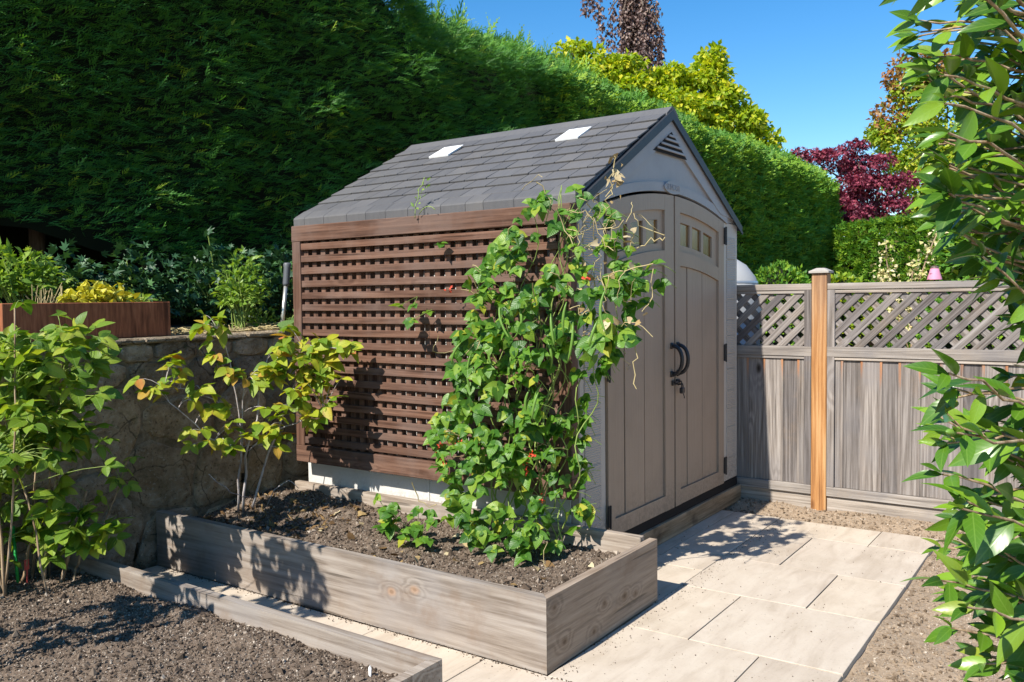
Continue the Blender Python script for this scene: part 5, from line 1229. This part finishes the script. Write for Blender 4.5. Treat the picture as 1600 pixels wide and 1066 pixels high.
# lime green big-leaved tree behind the hedge
BL = [((14.7, 6.5, 5.6), (1.0, 1.0, 0.8)), ((13.6, 7.5, 6.3), (0.75, 0.8, 0.75)), ((14.0, 7.1, 5.9), (0.8, 0.8, 0.7)), ((14.9, 6.2, 6.2), (0.65, 0.6, 0.55)), ((15.4, 5.6, 6.35), (0.55, 0.6, 0.55)), ((15.6, 5.4, 5.7), (0.7, 0.7, 0.65)), ((15.9, 4.95, 5.35), (0.65, 0.6, 0.5)), ((16.1, 4.75, 4.85), (0.55, 0.55, 0.55)), ((15.0, 6.1, 5.2), (1.1, 1.0, 0.8)), ((15.45, 5.5, 6.85), (0.32, 0.35, 0.3)), ((13.2, 7.9, 6.9), (0.4, 0.4, 0.25)), ((14.1, 7.0, 6.55), (0.5, 0.5, 0.35)), ((15.2, 5.6, 4.6), (1.0, 0.8, 0.6))]
tl = thing('lime_tree', (14.8, 6.3, 1.2), 'bright yellow green broadleaf tree rising above the hedge behind the roof ridge', 'tree')
limbs(tl, (14.8, 6.3, 1.1), (14.8, 6.3, 5.2), BL, 0.16); crown(tl, lumpy(BL), 22000, T_quad, L_lime, (0.09, 0.18))
# weeping copper beech far behind
tb = thing('weeping_beech', (22.3, 11.0, 1.0), 'dark purple brown weeping beech hanging down from the top of the picture', 'tree')
part('trunk', tube(curve((22.4, 10.7, 0.9), (22.2, 10.9, 13.2), (0.1, 0.1, 0), 9, 0.05), np.linspace(0.3, 0.1, 9), 8), M_bark, tb, smooth=True)
Pp = []; br = []
def strand(p, L, w, n):
    t_ = rng.rand(n); return np.stack([p[0] + rng.normal(0, w, n) + 0.25 * t_ * rng.normal(0, .3), p[1] + rng.normal(0, w, n), p[2] - L * t_], -1)
rt = np.array([camr[0], camr[1], 0])
for k in range(44):                                                     # dense skirt
    u = rng.uniform(-0.15, 0.95); zt = 12.9 - rng.rand() * 2.4 - max(0, u - 0.3) * 2.6; p = np.array([22.0, 11.0, zt - 0.15]) + rt * (u * 1.08 * rng.uniform(0.7, 1.0)) + np.array([rng.normal(0, .12), rng.normal(0, .12), 0])
    Pp.append(strand(p, rng.uniform(1.8, 3.8), 0.075, 170)); br.append(tube(curve((22.2, 10.9, zt + 0.4), p, (0, 0, 0.25), 5), 0.03, 4, False))
for u, zt, L in ((-1.25, 11.7, 1.2), (-0.95, 11.5, 2.9), (-1.05, 11.9, 2.3), (-0.6, 11.0, 2.2), (-0.75, 10.6, 1.9), (-1.5, 11.6, 1.0)):
    p = np.array([22.1, 10.9, zt]) + rt * u; Pp.append(strand(p, L, 0.07, 100)); br.append(tube(curve((22.2, 10.9, zt + 0.5), p, (0, 0, 0.35), 6), 0.03, 4, False))
pos = np.vstack(Pp); n = len(pos)
merged('crown', T_quad, pos, frame(norm(rdir(n, 0.5) + [0, 0, -1]), rdir(n) + [-.4, -.4, 0.3]), rng.uniform(0.09, 0.17, n), L_beech, tb); tubes_part('limbs', br, M_bark, tb)
# plum coloured japanese maple
BL = [((19.3, 3.9, 4.9), (0.55, 0.6, 0.42)), ((19.75, 3.3, 4.7), (0.75, 0.75, 0.45)), ((19.9, 2.9, 4.1), (0.8, 0.8, 0.45)), ((18.95, 4.4, 4.95), (0.4, 0.4, 0.3)), ((20.35, 2.35, 4.35), (0.5, 0.55, 0.28)), ((20.1, 2.7, 3.6), (0.75, 0.7, 0.4)), ((19.5, 3.45, 5.2), (0.4, 0.4, 0.25)), ((19.5, 3.5, 4.2), (0.75, 0.75, 0.5)), ((20.0, 2.9, 3.2), (0.55, 0.5, 0.3)), ((18.75, 4.65, 5.1), (0.25, 0.25, 0.15)), ((19.2, 3.9, 3.7), (0.6, 0.6, 0.5)), ((19.4, 3.6, 3.0), (0.7, 0.7, 0.5)), ((18.9, 3.75, 3.5), (0.6, 0.6, 0.5)), ((19.2, 3.35, 3.35), (0.6, 0.6, 0.5)), ((19.5, 3.6, 3.9), (0.55, 0.6, 0.45)), ((18.8, 4.2, 4.0), (0.5, 0.5, 0.4)), ((20.05, 2.9, 4.95), (0.35, 0.4, 0.16))]
BL = [((c[0] + 0.9, c[1] + 0.1, c[2] + 0.08), r) for c, r in BL]
tm_ = thing('purple_maple', (20.8, 3.1, 0.0), 'plum red japanese maple beyond the end of the tall hedge', 'tree')
limbs(tm_, (20.8, 3.1, -0.1), (20.7, 3.1, 3.8), BL, 0.12); crown(tm_, lumpy([(c, tuple(x * 0.9 for x in q)) for c, q in BL], 6, 0.45), 14000, T_lobe, L_purp, (0.06, 0.12))
# green tree turning red
BL = [((26.2, 3.1, 7.6), (0.75, 0.8, 1.1)), ((26.0, 3.4, 6.3), (1.1, 1.1, 0.9)), ((26.4, 2.6, 5.2), (1.5, 1.6, 1.1)), ((26.3, 2.2, 7.2), (0.9, 1.0, 1.4)), ((26.6, 1.9, 4.0), (1.7, 1.8, 1.0)), ((26.8, 1.2, 5.8), (1.2, 1.2, 1.3)), ((26.4, 3.0, 3.4), (1.2, 1.2, 0.8)), ((26.8, 1.0, 3.0), (1.6, 1.6, 0.9))]
tg_ = thing('autumn_tree', (26.5, 2.4, 0.0), 'tall green tree with reddening top between the plum maple and the camellia', 'tree')
limbs(tg_, (26.5, 2.4, -0.1), (26.4, 2.5, 6.0), BL, 0.2); crown(tg_, lumpy(BL), 20000, T_quad, L_gum, (0.11, 0.2))
crown(tg_, [((26.1, 3.3, 8.3), (0.7, 0.7, 0.6)), ((25.9, 3.75, 6.9), (0.55, 0.6, 0.7)), ((26.2, 2.5, 8.4), (0.8, 0.8, 0.5))], 1500, T_quad, L_gumr, (0.13, 0.22), 'red_foliage')
# low clipped hedge beyond
lh = thing('low_hedge', (17.3, 2.0, 0), 'low clipped green hedge in front of the plum maple beyond the fence', 'hedge')
A_ = np.array([18.0, 3.35]); B_ = np.array([16.0, -1.2]); n = 9000; t_ = rng.rand(n); sel = rng.rand(n)
dv = norm(B_ - A_); nv = np.array([-abs(dv[1]), dv[0]]) ; nv = np.array([dv[1], -dv[0]]); nv = nv if nv[0] < 0 else -nv
wv = np.where(sel < 0.6, 0.0, rng.rand(n) * 1.0); zv = np.where(sel < 0.6, rng.rand(n) ** 0.8 * 2.9, 2.95 + 0.12 * vnoise(t_ * 9, 0 * t_, 51, 3))
pos = np.concatenate([A_ + (B_ - A_) * t_[:, None] - nv * wv[:, None] + rng.normal(0, .05, (n, 2)), zv[:, None]], 1)
merged('sprays', T_fs, pos, frame(norm(np.concatenate([np.repeat(nv[None], n, 0) * 0.7, 0.6 * np.ones((n, 1))], 1) + rdir(n, .45)), rdir(n) + [0, 0, 1]), rng.uniform(0.12, 0.24, n), L_trim, lh, lv=np.clip(rng.rand(n) * .8 + .2 * (sel > .6), 0, .99), kind='stuff')
c0 = np.append((A_ + B_) / 2 - nv * 0.55, 0); 
q = [np.append(A_ - nv * .15, 0), np.append(B_ - nv * .15, 0), np.append(B_ - nv * 1.0, 0), np.append(A_ - nv * 1.0, 0)]
part('interior', prism([(p[0], p[1]) for p in q], 'xy', 0, 2.8), M_core, lh)
fh = thing('far_hedge', (27.5, -1.0, 0), 'distant green hedge closing the view behind the plum maple and autumn tree', 'hedge')
n = 9000; yv = rng.uniform(-12, 9, n); zv = rng.rand(n) ** 0.9 * 3.6
merged('sprays', T_quad, np.stack([27.5 + 0.5 * vnoise(yv * 0.6, zv, 61, 3) + rng.rand(n) * 0.3, yv, zv + 0.3 * vnoise(yv * 0.8, 0 * yv, 62, 3)], -1), frame(norm(rdir(n, .6) + [-0.7, 0, 0.3]), rdir(n) + [-.5, 0, 0.8]), rng.uniform(0.2, 0.36, n), L_gum, fh, kind='stuff')
part('interior', box(28.1, 29.2, -12, 9, 0, 3.4), M_core, fh)
def bush(name, loc, label, r, h, n, tm, lm, size, cat='shrub', up=0.5):
    t = thing(name, loc, label, cat); d = norm(rdir(n)); d[:, 2] = np.abs(d[:, 2]) - 0.15
    k = 0.88 + 0.14 * rng.rand(n) + 0.05 * np.sin(d[:, 0] * 9) * np.sin(d[:, 1] * 11)
    c = np.array(loc) + [0, 0, h * 0.62]; pos = c + d * np.array([r, r, h * 0.38]) * k[:, None]
    m = rng.rand(n) < 0.3; a = rng.rand(n) * 6.283
    pos[m] = np.stack([loc[0] + r * 0.96 * np.cos(a[m]), loc[1] + r * 0.96 * np.sin(a[m]), loc[2] + h * 0.66 * rng.rand(m.sum())], -1)
    merged('foliage', tm, pos, frame(norm(d + rdir(n, .4) + [0, 0, 0.2]), rdir(n) + [0, 0, 1]), rng.uniform(*size, n), lm, t)
    part('stem', tube([(loc[0], loc[1], loc[2]), (loc[0], loc[1], loc[2] + h * 0.7)], 0.03, 6), M_bark, t)
    ln = 8; V = [(c[0] + r * 0.82 * math.sin(th_) * math.cos(ph), c[1] + r * 0.82 * math.sin(th_) * math.sin(ph), c[2] + h * 0.32 * math.cos(th_) - (h * 0.4 if th_ > 1.7 else 0)) for th_ in np.linspace(0.05, 2.2, 6) for ph in np.linspace(0, 2 * math.pi, 12, endpoint=False)]
    F = [(i * 12 + j, (i + 1) * 12 + j, (i + 1) * 12 + (j + 1) % 12, i * 12 + (j + 1) % 12) for i in range(5) for j in range(12)]
    part('interior', (V, F), M_core, t, smooth=True); return t
bush('clipped_dome_bush', (5.42, 0.74, 0), 'clipped round green bush just beyond the fence next to the shed', 0.40, 1.83, 5000, T_small, L_trim, (0.035, 0.07))
bush('lime_bush', (6.7, 0.42, 0), 'loose light green bush behind the orange fence post', 0.34, 1.72, 1800, T_quad, L_gum, (0.05, 0.09))
bush('garden_shrub', (7.0, -0.9, 0), 'low mid green shrub behind the long fence bay', 0.55, 1.62, 2600, T_quad, L_trim, (0.05, 0.09))
bush('laurel_bush', (10.0, -1.7, 0), 'dense green bush beyond the fence behind the camellia leaves', 1.0, 2.5, 4500, T_quad, L_gum, (0.08, 0.14))
bush('evergreen_bush', (13.5, -0.9, 0), 'dark evergreen bush far behind the pink lampshade', 1.3, 3.2, 5000, T_quad, L_trim, (0.10, 0.18))
# cream flowering climber
cv = thing('cream_shrub', (7.3, -0.2, 0.6), 'pale cream leaved shrub with two arching sprays behind the fence', 'shrub')
arcs = [curve((7.3, -0.2, 0.6), (7.12, 0.05, 1.98), (0.02, .05, 0), 10, .01), curve((7.3, -0.2, 0.6), (7.55, -0.42, 2.12), (-.08, .1, 0), 10, .01), curve((7.3, -0.2, 0.6), (7.3, -0.2, 1.68), (0, 0, 0), 8, .01), curve((7.3, -0.2, 0.6), (7.12, 0.1, 1.62), (0, 0, 0.1), 8, .01)]
tubes_part('stem', [tube(a, 0.008, 5) for a in arcs], M_cane, cv)
pos = np.vstack([a[rng.randint(3, len(a), 160)] + rng.normal(0, 0.055, (160, 3)) for a in arcs]); n = len(pos)
merged('foliage', T_quad, pos, frame(rdir(n) + [0, 0, -.3], rdir(n) + [-.3, 0, .6]), rng.uniform(0.04, 0.075, n), L_cream, cv)
# pink shade on a stake
pk = thing('pink_lampshade', (7.45, -0.41, 0.5), 'small pink fabric lampshade with dark cap on a stake beyond the fence', 'lampshade')
def lathe(cx, cy, prof, n=18):
    V = [(cx + r * math.cos(a), cy + r * math.sin(a), z) for r, z in prof for a in np.linspace(0, 2 * math.pi, n, endpoint=False)]
    F = [(i * n + j, i * n + (j + 1) % n, (i + 1) * n + (j + 1) % n, (i + 1) * n + j) for i in range(len(prof) - 1) for j in range(n)]
    return V, F
part('shade', lathe(7.45, -0.41, [(0.082, 1.575), (0.076, 1.60), (0.06, 1.65), (0.046, 1.70), (0.04, 1.705)]), M_pink, pk, smooth=True)
part('cap', lathe(7.45, -0.41, [(0.045, 1.7055), (0.042, 1.722), (0.02, 1.735), (0.001, 1.737)]), M_pcap, pk, smooth=True)
part('stake', tube([(7.45, -0.41, -0.05), (7.45, -0.41, 1.60)], 0.012, 8), M_pcap, pk)
dm = thing('covered_barrel', (3.42, 0.66, 0), 'pale grey domed cover peeking over the fence beside the shed', 'cover')
part('cover', lathe(3.42, 0.66, [(0.385, 1.22), (0.385, 1.36), (0.375, 1.46), (0.335, 1.57), (0.26, 1.67), (0.16, 1.735), (0.07, 1.76), (0.001, 1.763)], 28), M_dome, dm, smooth=True)
part('seam', lathe(3.42, 0.66, [(0.352, 1.535), (0.356, 1.527), (0.359, 1.519)], 28), M_galv, dm, smooth=True)
part('drum', lathe(3.42, 0.66, [(0.36, -0.05), (0.38, 0.6), (0.37, 1.2195)], 28), simple('blue_drum', (0.03, 0.06, 0.12), 0.5), dm, smooth=True)
